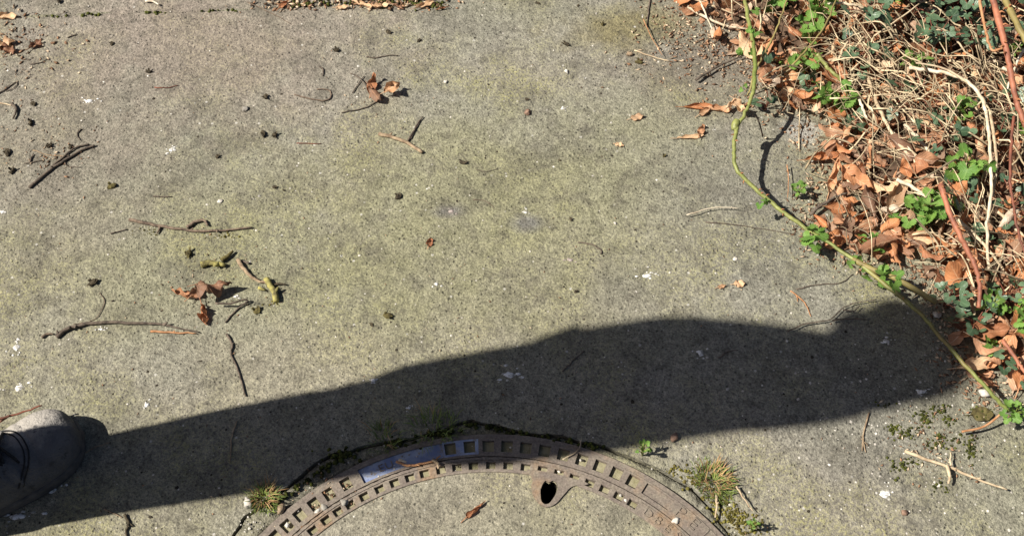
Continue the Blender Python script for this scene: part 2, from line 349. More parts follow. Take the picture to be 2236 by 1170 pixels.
# mortar collar outline, broken corner towards the far side
collar_px = [(1640, 1230), (1570, 1140), (1520, 1082), (1450, 1035), (1345, 990), (1250, 962), (1130, 944), (1030, 922), (950, 948), (860, 966), (765, 984), (700, 1008), (627, 1064), (560, 1112), (515, 1160), (488, 1230)]
coll = catmull([P(x, y) for x, y in collar_px], 5)
coll = [p + Vector((fbm(p.x * 40, p.y * 40), fbm(p.x * 40, p.y * 40, 5), 0)) * 0.004 for p in coll]
a0 = math.atan2(coll[-1].y - C.y, coll[-1].x - C.x) % (2 * math.pi); a1 = math.atan2(coll[0].y - C.y, coll[0].x - C.x) % (2 * math.pi)
if a1 < a0: a1 += 2 * math.pi
r0 = (coll[-1] - C).length; r1 = (coll[0] - C).length
for k in range(1, 40):
    q = k / 40; a = a0 + (a1 - a0) * q; rr = r0 + (r1 - r0) * q
    coll.append(C + Vector((math.cos(a), math.sin(a), 0)) * rr)
def grow(lp, d): return [p + (p - C).normalized() * d for p in lp]
pave = empty('pavement', (0, 0, 0)); tag(pave, kind='structure')
J0 = P(0, 40); J1 = P(950, 8); jd = (J1 - J0).normalized()
def joint(x, off=0.0): return J0.y + (x - J0.x) * jd.y / jd.x + off + 0.003 * fbm(x * 9, 3.3)
xs = [-4 + i * 0.04 for i in range(201)]
outer = [Vector((-4, -3, 0)), Vector((4, -3, 0))] + [Vector((x, joint(x, -0.0012), 0)) for x in reversed(xs)]
def skirt(bm, depth=0.07):
    be = [e for e in bm.edges if len(e.link_faces) == 1]
    r = bmesh.ops.extrude_edge_only(bm, edges=be)
    for v in r['geom']:
        if isinstance(v, bmesh.types.BMVert): v.co.z -= depth
bm = fill_ring(outer, grow(coll, 0.004)); skirt(bm); near_slab = bm_obj(bm, 'concrete_slab', M['concrete'], pave)
outer2 = [Vector((x, joint(x, 0.0012), -0.003)) for x in xs] + [Vector((4, 6, 0)), Vector((-4, 6, 0))]
bm = fill_ring(outer2, None, -0.002); skirt(bm); bm_obj(bm, 'concrete_slab', M['concrete'], pave)
mb = MB(); jl = [x for x in xs]; vs = []
for x in jl: vs += [(x, joint(x) - .006, -.002 + .0025 * fbm(x * 31, 2)), (x, joint(x) + .006, -.002 + .0025 * fbm(x * 31, 6))]
mb.add(vs, [(2 * i, 2 * i + 2, 2 * i + 3, 2 * i + 1) for i in range(len(jl) - 1)]); mb.build('joint_dirt', M['collar'], parent=pave)
mb = MB(); s_ = 120.0
mb.add([(-s_, -s_, -0.075), (s_, -s_, -0.075), (s_, s_, -0.075), (-s_, s_, -0.075)], [(0, 1, 2, 3)])
gr = mb.build('ground', M['far_soil'], (0, 0, -0.075)); tag(gr, kind='structure')

# leaf mould bed on the right, rising over the edge of the slab
bed_px = [(1430, -40), (1560, 95), (1640, 150), (1668, 215), (1720, 250), (1800, 268), (1790, 345), (1835, 385), (1800, 440), (1765, 475), (1800, 540), (1905, 572), (1975, 560), (2040, 615), (2085, 665), (2080, 770), (2110, 830), (2190, 862), (2290, 870)]
bed = [P(x, y) for x, y in bed_px] + [V(3.5, 0.60, 0), V(3.5, 4, 0), V(0.2, 4, 0)]
def inside(p, poly):
    c_ = False; j = len(poly) - 1
    for i in range(len(poly)):
        a, b_ = poly[i], poly[j]
        if (a.y > p.y) != (b_.y > p.y) and p.x < (b_.x - a.x) * (p.y - a.y) / (b_.y - a.y) + a.x: c_ = not c_
        j = i
    return c_
def edge_dist(p, poly):
    best = 9
    for i in range(len(poly)):
        a, b_ = poly[i - 1], poly[i]; ab = b_ - a
        t_ = max(0, min(1, ((p.x - a.x) * ab.x + (p.y - a.y) * ab.y) / (ab.x ** 2 + ab.y ** 2 + 1e-9)))
        best = min(best, math.hypot(a.x + ab.x * t_ - p.x, a.y + ab.y * t_ - p.y))
    return best
def soil_z(x, y):
    p = Vector((x, y, 0)); d = edge_dist(p, bed); d = d if inside(p, bed) else -d
    d += 0.018 * fbm(x * 22, y * 22, 1.0)
    if d < -0.02: return -0.02
    return -0.02 + 0.045 * smooth((d + 0.02) / 0.16) + smooth((d + 0.01) / 0.05) * (0.012 * fbm(x * 14, y * 14) + 0.005 * fbm(x * 60, y * 60, 2))
X0, X1, Y0, Y1, ST = 0.12, 1.65, 0.55, 2.3, 0.011
nx = int((X1 - X0) / ST); ny = int((Y1 - Y0) / ST)
SZ = {}
mb = MB(); vs = []; fs = []
for j in range(ny + 1):
    for i in range(nx + 1):
        x, y = X0 + i * ST, Y0 + j * ST; z = soil_z(x, y); SZ[i, j] = z; vs.append((x, y, z))
for j in range(ny):
    for i in range(nx):
        if max(SZ[i, j], SZ[i + 1, j], SZ[i, j + 1], SZ[i + 1, j + 1]) > -0.018:
            fs.append((j * (nx + 1) + i, j * (nx + 1) + i + 1, (j + 1) * (nx + 1) + i + 1, (j + 1) * (nx + 1) + i))
mb.add(vs, fs); so_ = mb.build('soil', M['soil'], (0, 0, 0)); tag(so_, kind='structure')
def gz(x, y):
    i = int((x - X0) / ST); j = int((y - Y0) / ST)
    return max(0.0, SZ.get((i, j), 0.0))
def PG(px, py, lift=0.0):
    "point resting on whatever ground (slab or soil) is seen at that pixel"
    q = P(px, py)
    for _ in range(3): q = P(px, py, gz(q.x, q.y))
    return q + Vector((0, 0, lift))

# ------------------------------------------------------------------ manhole: frame and cover
def polar(mb, redges, aedges, hf, mf):
    nr, na = len(redges) - 1, len(aedges) - 1; idx = {}
    def vert(i, j, h):
        k = (i % na, j, round(h, 5))
        if k not in idx:
            a, r = aedges[i % na], redges[j]
            idx[k] = len(mb.v); mb.v.append((C.x + r * math.cos(a), C.y + r * math.sin(a), h))
        return idx[k]
    H = [[hf((aedges[i] + aedges[i + 1]) / 2, (redges[j] + redges[j + 1]) / 2) for j in range(nr)] for i in range(na)]
    for i in range(na):
        for j in range(nr):
            h = H[i][j]; mi = mf((aedges[i] + aedges[i + 1]) / 2, (redges[j] + redges[j + 1]) / 2)
            mb.f.append((vert(i, j, h), vert(i, j + 1, h), vert(i + 1, j + 1, h), vert(i + 1, j, h))); mb.m.append(mi)
            h2 = H[(i + 1) % na][j]
            if abs(h - h2) > 1e-5:
                mb.f.append((vert(i + 1, j, h), vert(i + 1, j + 1, h), vert(i + 1, j + 1, h2), vert(i + 1, j, h2))); mb.m.append(0)
            if j + 1 < nr and abs(h - H[i][j + 1]) > 1e-5:
                h3 = H[i][j + 1]
                mb.f.append((vert(i, j + 1, h), vert(i + 1, j + 1, h), vert(i + 1, j + 1, h3), vert(i, j + 1, h3))); mb.m.append(0)
        for j, rz in ((0, -0.045), (nr, -0.05)):
            h = H[i][0 if j == 0 else nr - 1]
            mb.f.append((vert(i, j, h), vert(i + 1, j, h), vert(i + 1, j, rz), vert(i, j, rz))); mb.m.append(0)
def aset(pockets):
    es = [2 * math.pi * k / 180 for k in range(180)]
    for a, hw in pockets: es += [(a - hw) % (2 * math.pi), (a + hw) % (2 * math.pi)]
    es = sorted(es); out = [es[0]]
    must = {round(e % (2 * math.pi), 6) for a, hw in pockets for e in ((a - hw) % (2 * math.pi), (a + hw) % (2 * math.pi))}
    for e in es[1:]:
        if e - out[-1] < 0.004:
            if round(e, 6) in must: 
                if round(out[-1], 6) in must: out.append(e)
                else: out[-1] = e
            continue
        out.append(e)
    return out + [out[0] + 2 * math.pi]
def inp(a, pk):
    for c_, hw in pk:
        if abs((a - c_ + math.pi) % (2 * math.pi) - math.pi) < hw: return True
    return False
fr = [pang(x, y) for x, y in [(983, 978), (1025, 973), (1066, 972), (1107, 973), (1148, 977), (1189, 984), (1230, 993), (1270, 1006), (1308, 1021), (1344, 1037), (1379, 1055)]]
fp = [(a, 0.0205) for a in fr] + [(pang(x, y), 0.019) for x, y in [(752, 1050), (714, 1072), (681, 1094), (650, 1119), (624, 1145), (601, 1172), (582, 1200)]]
fp += [(a, 0.0205) for a in [R(-4 - 6.5 * k) for k in range(26)]]
panel = [((pang(1405, 1068) + pang(1462, 1108)) / 2, abs(pang(1405, 1068) - pang(1462, 1108)) / 2)]
blue = [((pang(785, 1035) + pang(968, 985)) / 2, abs(pang(785, 1035) - pang(968, 985)) / 2)]
blue_wide = [((pang(785, 1035) + pang(1045, 985)) / 2, abs(pang(785, 1035) - pang(1045, 985)) / 2)]
fre = [0.3612, 0.3645, 0.3675, 0.3842, 0.3868, 0.3940]
ZF = 0.003
def fh(a, r):
    if 0.3675 < r < 0.3842:
        if inp(a, fp): return ZF - 0.0060
        if inp(a, panel): return ZF - 0.0030
    if 0.3645 < r < 0.3868 and inp(a, blue): return ZF - 0.0035
    if r > 0.3868: return ZF - 0.0012
    return ZF
def fm(a, r):
    if 0.3675 < r < 0.3842 and inp(a, fp): return 1
    if r > 0.3645 and r < 0.3868 and inp(a, blue_wide): return 2
    return 0
frame = empty('manhole_surround', C + Vector((0, 0, 0)))
tag(frame, 'round rusty iron manhole frame with square pockets, set in a broken mortar collar', 'manhole frame')
mb = MB(); polar(mb, fre, aset(fp + panel + blue + blue_wide), fh, fm)
fro = mb.build('iron_ring', [M['iron'], M['pocket_dirt'], M['bluepaint']], parent=frame, smooth_=False)
bv = fro.modifiers.new('bevel', 'BEVEL'); bv.width = 0.0011; bv.segments = 2; bv.limit_method = 'ANGLE'; bv.angle_limit = R(40)
bm = fill_ring(coll, circ(R_OUT + 0.001), -0.003)
bmesh.ops.subdivide_edges(bm, edges=[e for e in bm.edges if e.calc_length() > 0.02], cuts=2, use_grid_fill=False)
bmesh.ops.triangulate(bm, faces=bm.faces)
for v in bm.verts:
    v.co.z += 0.0035 * fbm(v.co.x * 28, v.co.y * 28, 7.0) - 0.001
skirt(bm, 0.05)
o = bm_obj(bm, 'mortar_collar', M['collar'], None, (0, 0, 0), True); o.parent = frame; o.location = -C

cover = empty('manhole_cover', C + Vector((0, 0, 0)))
tag(cover, 'round manhole cover with concrete centre, toothed iron rim and dark lifting hole', 'manhole cover')
cpx = [(735, 1112), (762, 1097), (794, 1081), (828, 1065), (861, 1052), (895, 1042), (927, 1033), (963, 1025), (998, 1019), (1034, 1016), (1072, 1015), (1110, 1016), (1148, 1019), (1185, 1024), (1221, 1031), (1255, 1040), (1289, 1051), (1322, 1064), (1354, 1078), (1384, 1095)]
cp = [(pang(x, y), 0.0180) for x, y in cpx] + [(pang(708, 1130) + 0.062 * k, 0.018) for k in range(0, 6)]
cp += [(R(-8 - 3.7 * k), 0.018) for k in range(40)]
cre = [0.3385, 0.3425, 0.3530, 0.3562, 0.3590]
def chh(a, r):
    if 0.3425 < r < 0.3530 and inp(a, cp): return 0.0025 - 0.0055
    if r > 0.3562: return 0.0038
    return 0.0025
mb = MB(); polar(mb, cre, aset(cp), chh, lambda a, r: 1 if 0.3425 < r < 0.3530 and inp(a, cp) else 0)
cro = mb.build('iron_rim', [M['iron'], M['pocket_dirt']], parent=cover, smooth_=False)
bv = cro.modifiers.new('bevel', 'BEVEL'); bv.width = 0.0010; bv.segments = 2; bv.limit_method = 'ANGLE'; bv.angle_limit = R(40)
# seam between the two: dirt and grit low in the groove
mb = MB(); vs = []; fs = []
for k in range(180):
    a = 2 * math.pi * k / 180
    for r in (0.3586, 0.3616): vs.append((C.x + r * math.cos(a), C.y + r * math.sin(a), -0.011 + 0.004 * fbm(math.cos(a) * 14, math.sin(a) * 14)))
for k in range(180): fs.append((2 * k, 2 * k + 1, (2 * k + 3) % 360, (2 * k + 2) % 360))
mb.add(vs, fs); o = mb.build('seam_dirt', M['soil'], parent=frame)
# lifting hole, iron flare round it
hc = P(1196, 1076)
hole_px = [(1181, 1070), (1186, 1058), (1192, 1052), (1198, 1056), (1206, 1052), (1213, 1056), (1216, 1066), (1213, 1078), (1207, 1088), (1199, 1098), (1190, 1100), (1183, 1094), (1181, 1082)]
hole = catmull([P(x, y) for x, y in hole_px] + [P(*hole_px[0])], 3)[:-1]
bm = fill_ring(circ(0.3388, 140), hole, 0.0005)
bmesh.ops.subdivide_edges(bm, edges=[e for e in bm.edges if e.calc_length() > 0.08], cuts=3); bmesh.ops.triangulate(bm, faces=bm.faces)
o = bm_obj(bm, 'concrete_infill', M['infill']); o.parent = cover; o.location = -C
flare_px = [(1150, 1026), (1163, 1048), (1160, 1064), (1166, 1086), (1180, 1102), (1196, 1108), (1214, 1100), (1232, 1080), (1250, 1063), (1285, 1058), (1255, 1047), (1215, 1036), (1180, 1029)]
fl = catmull([P(x, y) for x, y in flare_px] + [P(*flare_px[0])], 4)[:-1]
bm = fill_ring(fl, grow_h := [hc + (p - hc) * 1.06 for p in hole], 0.0032); skirt(bm, 0.003)
o = bm_obj(bm, 'iron_flare', M['iron']); o.parent = cover; o.location = -C
mb = MB(); n_ = len(hole)
mb.add([(p.x, p.y, 0.0034) for p in grow_h] + [(hc.x + (p.x - hc.x) * 1.1, hc.y + (p.y - hc.y) * 1.1, -0.14) for p in hole],
       [(i, (i + 1) % n_, n_ + (i + 1) % n_, n_ + i) for i in range(n_)] + [tuple(range(n_, 2 * n_))])
mb.build('lifting_hole', M['hole'], parent=cover)
# cast letters on both rings
def ring_text(txt, ang0, step, radius, size, z, parent, name):
    for k, ch in enumerate(txt):
        cu = bpy.data.curves.new('letter', 'FONT'); cu.body = ch; cu.size = size; cu.extrude = 0.0009; cu.align_x = 'CENTER'; cu.align_y = 'CENTER'; cu.resolution_u = 2
        tmp = bpy.data.objects.new('tmp', cu); COL.objects.link(tmp); bpy.context.view_layer.update()
        me = bpy.data.meshes.new_from_object(tmp.evaluated_get(bpy.context.evaluated_depsgraph_get())); bpy.data.objects.remove(tmp)
        me.materials.clear(); me.materials.append(M['iron'])
        a = ang0 - step * k
        link_mesh(name, me, Vector((math.cos(a) * radius, math.sin(a) * radius, z)), (0, 0, a - math.pi / 2), (1.15, 1, 1), parent)
ring_text('DBES', pang(1415, 1121), 0.046, 0.3477, 0.0165, 0.0030, cover, 'letter')
ring_text('PELF', pang(1487, 1117), 0.060, 0.3757, 0.0230, 0.0035, frame, 'letter')
ring_text('EU', pang(832, 1020), 0.030, 0.3757, 0.0150, -0.0006, frame, 'letter')

# ------------------------------------------------------------------ person standing at the left (only a boot tip is in view)
def boot(name, parent, toe, yaw, label=None):
    "toe = world point of the toe tip; yaw = direction of the boot"
    ax = Vector((math.cos(yaw), math.sin(yaw), 0)); ay = Vector((-ax.y, ax.x, 0)); LEN = 0.29
    org = Vector((toe.x, toe.y, 0)) - ax * LEN
    st = [(0.0, .014, .068), (.008, .026, .082), (.03, .034, .095), (.07, .036, .105), (.11, .038, .102), (.145, .041, .090), (.175, .0455, .076), (.205, .0485, .064), (.232, .0495, .060), (.255, .0465, .058), (.272, .039, .053), (.283, .028, .045), (.289, .013, .034)]
    mb = MB(); vs = []; fs = []; K = 36
    prof = catmull([Vector(s) for s in st], 7)
    for (t_, w_, h_) in [tuple(p) for p in prof]:
        for k in range(K):
            th = 2 * math.pi * k / K
            cy, sy = math.cos(th), math.sin(th)
            y_ = w_ * math.copysign(abs(cy) ** 0.8, cy)
            z_ = 0.02 + ((h_ - 0.02) * abs(sy) ** 0.85 if sy > 0 else -0.008 * abs(sy))
            cr = (0.0030 * math.sin((t_ + 0.18 * y_) * 300 + 6 * fbm(t_ * 18, y_ * 30)) * smooth((t_ - .14) / .02) * smooth((.222 - t_) / .02) + .0022 * fbm(t_ * 40, y_ * 45, 3) - .0022 * math.exp(-((t_ - .232 + 3.0 * y_ * y_) / .0022) ** 2)) if sy > 0.1 else 0
            vs.append(org + ax * t_ + ay * (y_ - 0.006 * math.sin(t_ * 11)) + Vector((0, 0, z_ + cr)))
    nn = len(prof)
    for i in range(nn - 1):
        for k in range(K): fs.append((i * K + k, i * K + (k + 1) % K, (i + 1) * K + (k + 1) % K, (i + 1) * K + k))
    fs.append(tuple(range(K))); fs.append(tuple((nn - 1) * K + k for k in range(K)))
    mb.add(vs, fs)
    for zz, nxt in (((.08, .046, .038), None),):
        ring = []
        zs = [(.06, .050, .036), (.09, .044, .034), (.12, .040, .033), (.15, .040, .033)]
        o_ = len(mb.v)
        for (z_, rx, ry) in zs:
            for k in range(K):
                th = 2 * math.pi * k / K
                mb.v.append(tuple(org + ax * (.070 + rx * math.cos(th)) + ay * (ry * math.sin(th)) + Vector((0, 0, z_))))
        for i in range(len(zs) - 1):
            for k in range(K):
                mb.f.append((o_ + i * K + k, o_ + i * K + (k + 1) % K, o_ + (i + 1) * K + (k + 1) % K, o_ + (i + 1) * K + k)); mb.m.append(0)
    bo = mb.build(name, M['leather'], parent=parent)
    if label: bo['label'] = label
    mb = MB(); pr = []
    for s in prof[::3]: pr.append((s.x, s.y + 0.0028))
    pr = [(-0.003, 0.012)] + pr + [(.2925, .008)]
    lp = [org + ax * t_ + ay * (w_ - 0.006 * math.sin(t_ * 11)) for t_, w_ in pr] + [org + ax * t_ + ay * (-w_ - 0.006 * math.sin(t_ * 11)) for t_, w_ in reversed(pr)]
    n2 = len(lp); vs = []
    for z_, g_ in ((0.0005, -0.002), (0.005, 0), (0.015, 0), (0.020, -0.003)):
        cc = org + ax * .15
        vs += [p + (p - cc).normalized() * g_ + Vector((0, 0, z_)) for p in lp]
    fs = [(l * n2 + i, l * n2 + (i + 1) % n2, (l + 1) * n2 + (i + 1) % n2, (l + 1) * n2 + i) for l in range(3) for i in range(n2)] + [tuple(range(n2 - 1, -1, -1)), tuple(3 * n2 + i for i in range(n2))]
    mb.add(vs, fs)
    mb.build('sole', M['sole'], parent=bo)
    mb = MB()
    for k in range(4):
        t0 = .135 + .018 * k; zt = .106 - .42 * (t0 - .115)
        for sgn in (-1, 1):
            pts = catmull([org + ax * t0 + ay * (.026 * sgn) + Vector((0, 0, zt - .012)), org + ax * (t0 + .008) + Vector((0, 0, zt + .002)), org + ax * (t0 + .019) - ay * (.026 * sgn) + Vector((0, 0, zt - .016))], 5)
            tube(mb, pts, 0.0021, 5)
    mb.build('laces', M['lace'], parent=bo)
    def surf(t_, cyv):      # point on the upper at station t_ and cosine cyv, a hair proud of it
        q = min(prof, key=lambda p: abs(p.x - t_)); y_ = q.y * math.copysign(abs(cyv) ** 0.8, cyv); sy = math.sqrt(max(0, 1 - cyv * cyv))
        return org + ax * t_ + ay * (y_ - 0.006 * math.sin(t_ * 11)) + Vector((0, 0, 0.02 + (q.z - 0.02) * sy ** 0.85 + .0006))
    mb = MB()
    for dt in (0, -.006):
        tube(mb, [surf(.226 + dt + .030 * (1 - (k / 12) ** 2) - .03, k / 13) for k in range(-12, 13)], .0011, 5)
    for dt, amp in ((-.028, .004), (-.041, .006), (-.052, .004)):
        tube(mb, [surf(.222 + dt + amp * math.sin(k * .5) - .012 * (k / 12) ** 2, k / 14) for k in range(-9, 10)], lambda q: .0013 * math.sin(math.pi * (.05 + .9 * q)), 5)
    mb.build('seams', M['lace'], parent=bo)
    return bo
FACE = SHADOW_DIR + R(90 - 14)
SD = Vector((math.cos(SHADOW_DIR), math.sin(SHADOW_DIR), 0)); SN = Vector((-SD.y, SD.x, 0))
fx = Vector((math.cos(FACE - math.pi / 2), math.sin(FACE - math.pi / 2), 0)); fy = Vector((math.cos(FACE), math.sin(FACE), 0))
toe = P(178, 942); toe.z = 0
BOOT_YAW = R(37)
heel = toe - Vector((math.cos(BOOT_YAW), math.sin(BOOT_YAW), 0)) * 0.29
ankle = heel + Vector((math.cos(BOOT_YAW), math.sin(BOOT_YAW), 0)) * 0.075
root = ankle - SD * 0.085; root.z = 0
LEAN = [(0, .012), (.1, .017), (.29, .022), (.45, .027), (.6, .034), (1.05, .035), (1.22, .035), (1.4, .014), (1.5, .004), (1.8, .006)]
def lean(z):
    for (a, p), (b_, q) in zip(LEAN, LEAN[1:]):
        if z <= b_: return p + (q - p) * max(0, z - a) / (b_ - a)
    return LEAN[-1][1]
def B(x, y, z): return root + fx * x + fy * y + SN * lean(z) + Vector((0, 0, z))   # standing slightly arched
def skin_mesh(nodes, links, subdiv=2):
    me = bpy.data.meshes.new('skin'); ks = list(nodes); ix = {k: i for i, k in enumerate(ks)}
    me.from_pydata([tuple(nodes[k][0]) for k in ks], [(ix[a], ix[b_]) for a, b_ in links], [])
    ob = bpy.data.objects.new('skin', me); COL.objects.link(ob)
    sm = ob.modifiers.new('s', 'SKIN'); sm.use_smooth_shade = True
    if not me.skin_vertices: me.attributes  # layer comes with the modifier
    for i, k in enumerate(ks):
        r_ = nodes[k][1]; d_ = me.skin_vertices[0].data[i]
        d_.radius = r_ if hasattr(r_, '__len__') else (r_, r_); d_.use_root = (i == 0)
    su = ob.modifiers.new('u', 'SUBSURF'); su.levels = subdiv; su.render_levels = subdiv
    bpy.context.view_layer.update()
    out = bpy.data.meshes.new_from_object(ob.evaluated_get(bpy.context.evaluated_depsgraph_get()))
    bpy.data.objects.remove(ob); out.polygons.foreach_set('use_smooth', [True] * len(out.polygons)); return out
lank = ankle - SD * 0.19 + Vector((0, 0, .09))
nd = {'pel': (B(0, 0, .92), .062), 'sp1': (B(0, .0, 1.05), .062), 'sp2': (B(0, .0, 1.20), .058), 'sp3': (B(0, -.004, 1.33), .045), 'nk': (B(0, .0, 1.43), .050), 'nk2': (B(0, .015, 1.47), .045), 'h1': (B(0, .035, 1.505), .058), 'h2': (B(0, .03, 1.565), .070), 'h3': (B(0, .025, 1.615), .048),
      'chin': (B(0, .085, 1.475), .020), 'nose': (B(0, .108, 1.535), .010)}
ln = [('pel', 'sp1'), ('sp1', 'sp2'), ('sp2', 'sp3'), ('sp3', 'nk'), ('nk', 'nk2'), ('nk2', 'h1'), ('h1', 'h2'), ('h2', 'h3'), ('h1', 'chin'), ('h2', 'nose')]
for s, an in ((1, ankle + Vector((0, 0, .09))), (-1, lank)):
    k = 'R' if s > 0 else 'L'
    nd[k + 'hip'] = (root + SD * (.08 * s) + SN * .034 + Vector((0, 0, .84)), .048); nd[k + 'kn'] = (root + SD * (.09 * s) + SN * .027 + Vector((0, 0, .47)), .042); nd[k + 'an'] = (an, .032)
    ln += [('pel', k + 'hip'), (k + 'hip', k + 'kn'), (k + 'kn', k + 'an')]
    nd[k + 'ear'] = (B(.072 * s, .025, 1.54), .011); ln.append(('h2', k + 'ear'))
    nd[k + 'sh'] = (B(.130 * s, -.006, 1.345), .032); nd[k + 'el'] = (B(.150 * s, -.020, 1.10), .030); nd[k + 'wr'] = (B(.075 * s, .060, 1.15 + .012 * s), .022); nd[k + 'pa'] = (B(.035 * s, .072, 1.16 + .016 * s), .022)
    ln += [('sp3', k + 'sh'), (k + 'sh', k + 'el'), (k + 'el', k + 'wr'), (k + 'wr', k + 'pa')]
    for q, (off, ll) in enumerate(((-.027, .062), (-.009, .072), (.010, .068), (.027, .054))):
        hz = 1.16 + .016 * s + off * .95; b0 = B(.010 * s, .078, hz); b1 = B(-.022 * s, .080 + .006 * s, hz); b2 = B(-.022 * s - (ll - .032) * s, .070 + .008 * s, hz - .004)
        for j, (bp, rr) in enumerate(((b0, .0095), (b1, .0085), (b2, .007))): nd[f'{k}f{q}{j}'] = (bp, rr)
        ln += [(k + 'pa', f'{k}f{q}0'), (f'{k}f{q}0', f'{k}f{q}1'), (f'{k}f{q}1', f'{k}f{q}2')]
    nd[k + 't0'] = (B(.035 * s, .080, 1.194 + .016 * s), .0100); nd[k + 't1'] = (B(.012 * s, .084, 1.210 + .012 * s), .0085); nd[k + 't2'] = (B(-.012 * s, .084, 1.212 + .012 * s), .007)
    ln += [(k + 'pa', k + 't0'), (k + 't0', k + 't1'), (k + 't1', k + 't2')]
me = skin_mesh(nd, ln); me.name = 'person'
for v in me.vertices: v.co -= root
me.materials.append(M['skin'])
person = bpy.data.objects.new('person', me); COL.objects.link(person); person.location = root; person['_o'] = list(root)
tag(person, 'person standing at the left edge in a dusty grey leather boot, casting the long shadow', 'person')
def loft(mb, rings, K=20, cap=True):
    o_ = len(mb.v)
    for (c_, rx, ry, tw) in rings:
        for k in range(K):
            th = 2 * math.pi * k / K; wr = 1 + 0.035 * fbm(math.cos(th) * 2 + c_.z * 14, math.sin(th) * 2, c_.z * 9)
            mb.v.append(tuple(c_ + (fx * (rx * math.cos(th)) + fy * (ry * math.sin(th))) * wr))
    for i in range(len(rings) - 1):
        for k in range(K):
            mb.f.append((o_ + i * K + k, o_ + i * K + (k + 1) % K, o_ + (i + 1) * K + (k + 1) % K, o_ + (i + 1) * K + k)); mb.m.append(0)
    if cap:
        mb.f.append(tuple(o_ + k for k in range(K - 1, -1, -1))); mb.m.append(0)
        mb.f.append(tuple(o_ + (len(rings) - 1) * K + k for k in range(K))); mb.m.append(0)
mb = MB()   # jacket: body with sleeves and collar
T = [(.86, .158, .080, .0), (.88, .162, .083, .0), (.95, .155, .086, .0), (1.05, .150, .090, .001), (1.14, .158, .093, .004), (1.22, .168, .094, .004), (1.30, .175, .088, .0), (1.36, .165, .078, -.004), (1.405, .130, .070, -.004), (1.44, .088, .062, -.002), (1.46, .068, .057, .004)]
loft(mb, [(B(0, y_, z_), rx, ry, 0) for z_, rx, ry, y_ in T], 28)
for s in (-1, 1):
    pts = catmull([B(.128 * s, -.005, 1.395), B(.146 * s, -.006, 1.35), B(.150 * s, -.010, 1.24), B(.152 * s, -.018, 1.12), B(.140 * s, .0, 1.085), B(.110 * s, .035, 1.12 + .006 * s), B(.072 * s, .062, 1.15 + .012 * s)], 4)
    tube(mb, pts, lambda t_: (.048 - .014 * t_) * (.25 + .75 * smooth(t_ / .16)), 14)
mb.build('jacket', M['jacket'], parent=person)
mb = MB()   # trousers
loft(mb, [(B(0, 0, .96), .150, .074, 0), (B(0, 0, .88), .156, .074, 0), (B(0, .0, .80), .152, .066, 0), (B(0, .0, .77), .135, .045, 0)], 24)
hem = Vector((math.cos(BOOT_YAW), math.sin(BOOT_YAW), 0)) * .022
def BL(x, z): return root + SD * (x if x > 0 else x * 1.2) + SN * lean(z) + Vector((0, 0, z))
for s, an in ((1, ankle), (-1, lank)):
    a_ = Vector((an.x, an.y, 0))
    loft(mb, [(BL(.080 * s, .86), .072, .070, 0), (BL(.083 * s, .74), .070, .069, 0), (BL(.085 * s, .60), .066, .066, 0), (BL(.085 * s, .47), .060, .060, 0), (BL(.085 * s, .30), .055, .053, 0), (BL(.085 * s, .16), .052, .052, 0), (BL(.088 * s, .11), .056, .054, 0), (BL(.085 * s, .082) + hem * s, .066, .062, 0), (BL(.085 * s, .062) + hem * 1.5 * s, .070, .062, 0)], 20)
mb.build('trousers', M['trousers'], parent=person)
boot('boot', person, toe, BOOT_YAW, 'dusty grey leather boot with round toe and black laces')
LY = FACE + R(12)
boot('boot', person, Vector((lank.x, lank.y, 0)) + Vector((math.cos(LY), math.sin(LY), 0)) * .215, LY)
mb = MB()
hr = []
for i in range(9):
    ph = R(-28 + 118 * i / 8)
    for k in range(20):
        th = 2 * math.pi * k / 20; fr_ = math.sin(th)
        ph2 = ph if fr_ < 0.35 else max(ph, R(34))
        rr = 1 + 0.03 * fbm(th * 3, ph * 4)
        hr.append(B(.080 * math.cos(th) * math.cos(ph2) * rr, .022 + .090 * fr_ * math.cos(ph2) * rr, 1.555 + .092 * math.sin(ph2) * rr))
mb.add(hr, [(i * 20 + k, i * 20 + (k + 1) % 20, (i + 1) * 20 + (k + 1) % 20, (i + 1) * 20 + k) for i in range(8) for k in range(20)])
mb.build('hair', M['hair'], parent=person)
for s in (-1, 1):
    mb = MB(); bm = bmesh.new(); bmesh.ops.create_icosphere(bm, subdivisions=2, radius=.0115)
    cc = B(.028 * s, .085, 1.550)
    mb.add([v.co + cc for v in bm.verts], [tuple(v.index for v in f.verts) for f in bm.faces]); bm.free()
    eo = mb.build('eye', M['eye'], parent=person)
    mb = MB(); bm = bmesh.new(); bmesh.ops.create_icosphere(bm, subdivisions=1, radius=.0055); cp_ = cc + fy * .0078 - Vector((0, 0, .002))
    mb.add([v.co + cp_ for v in bm.verts], [tuple(v.index for v in f.verts) for f in bm.faces]); bm.free(); mb.build('iris', M['hair'], parent=eo)

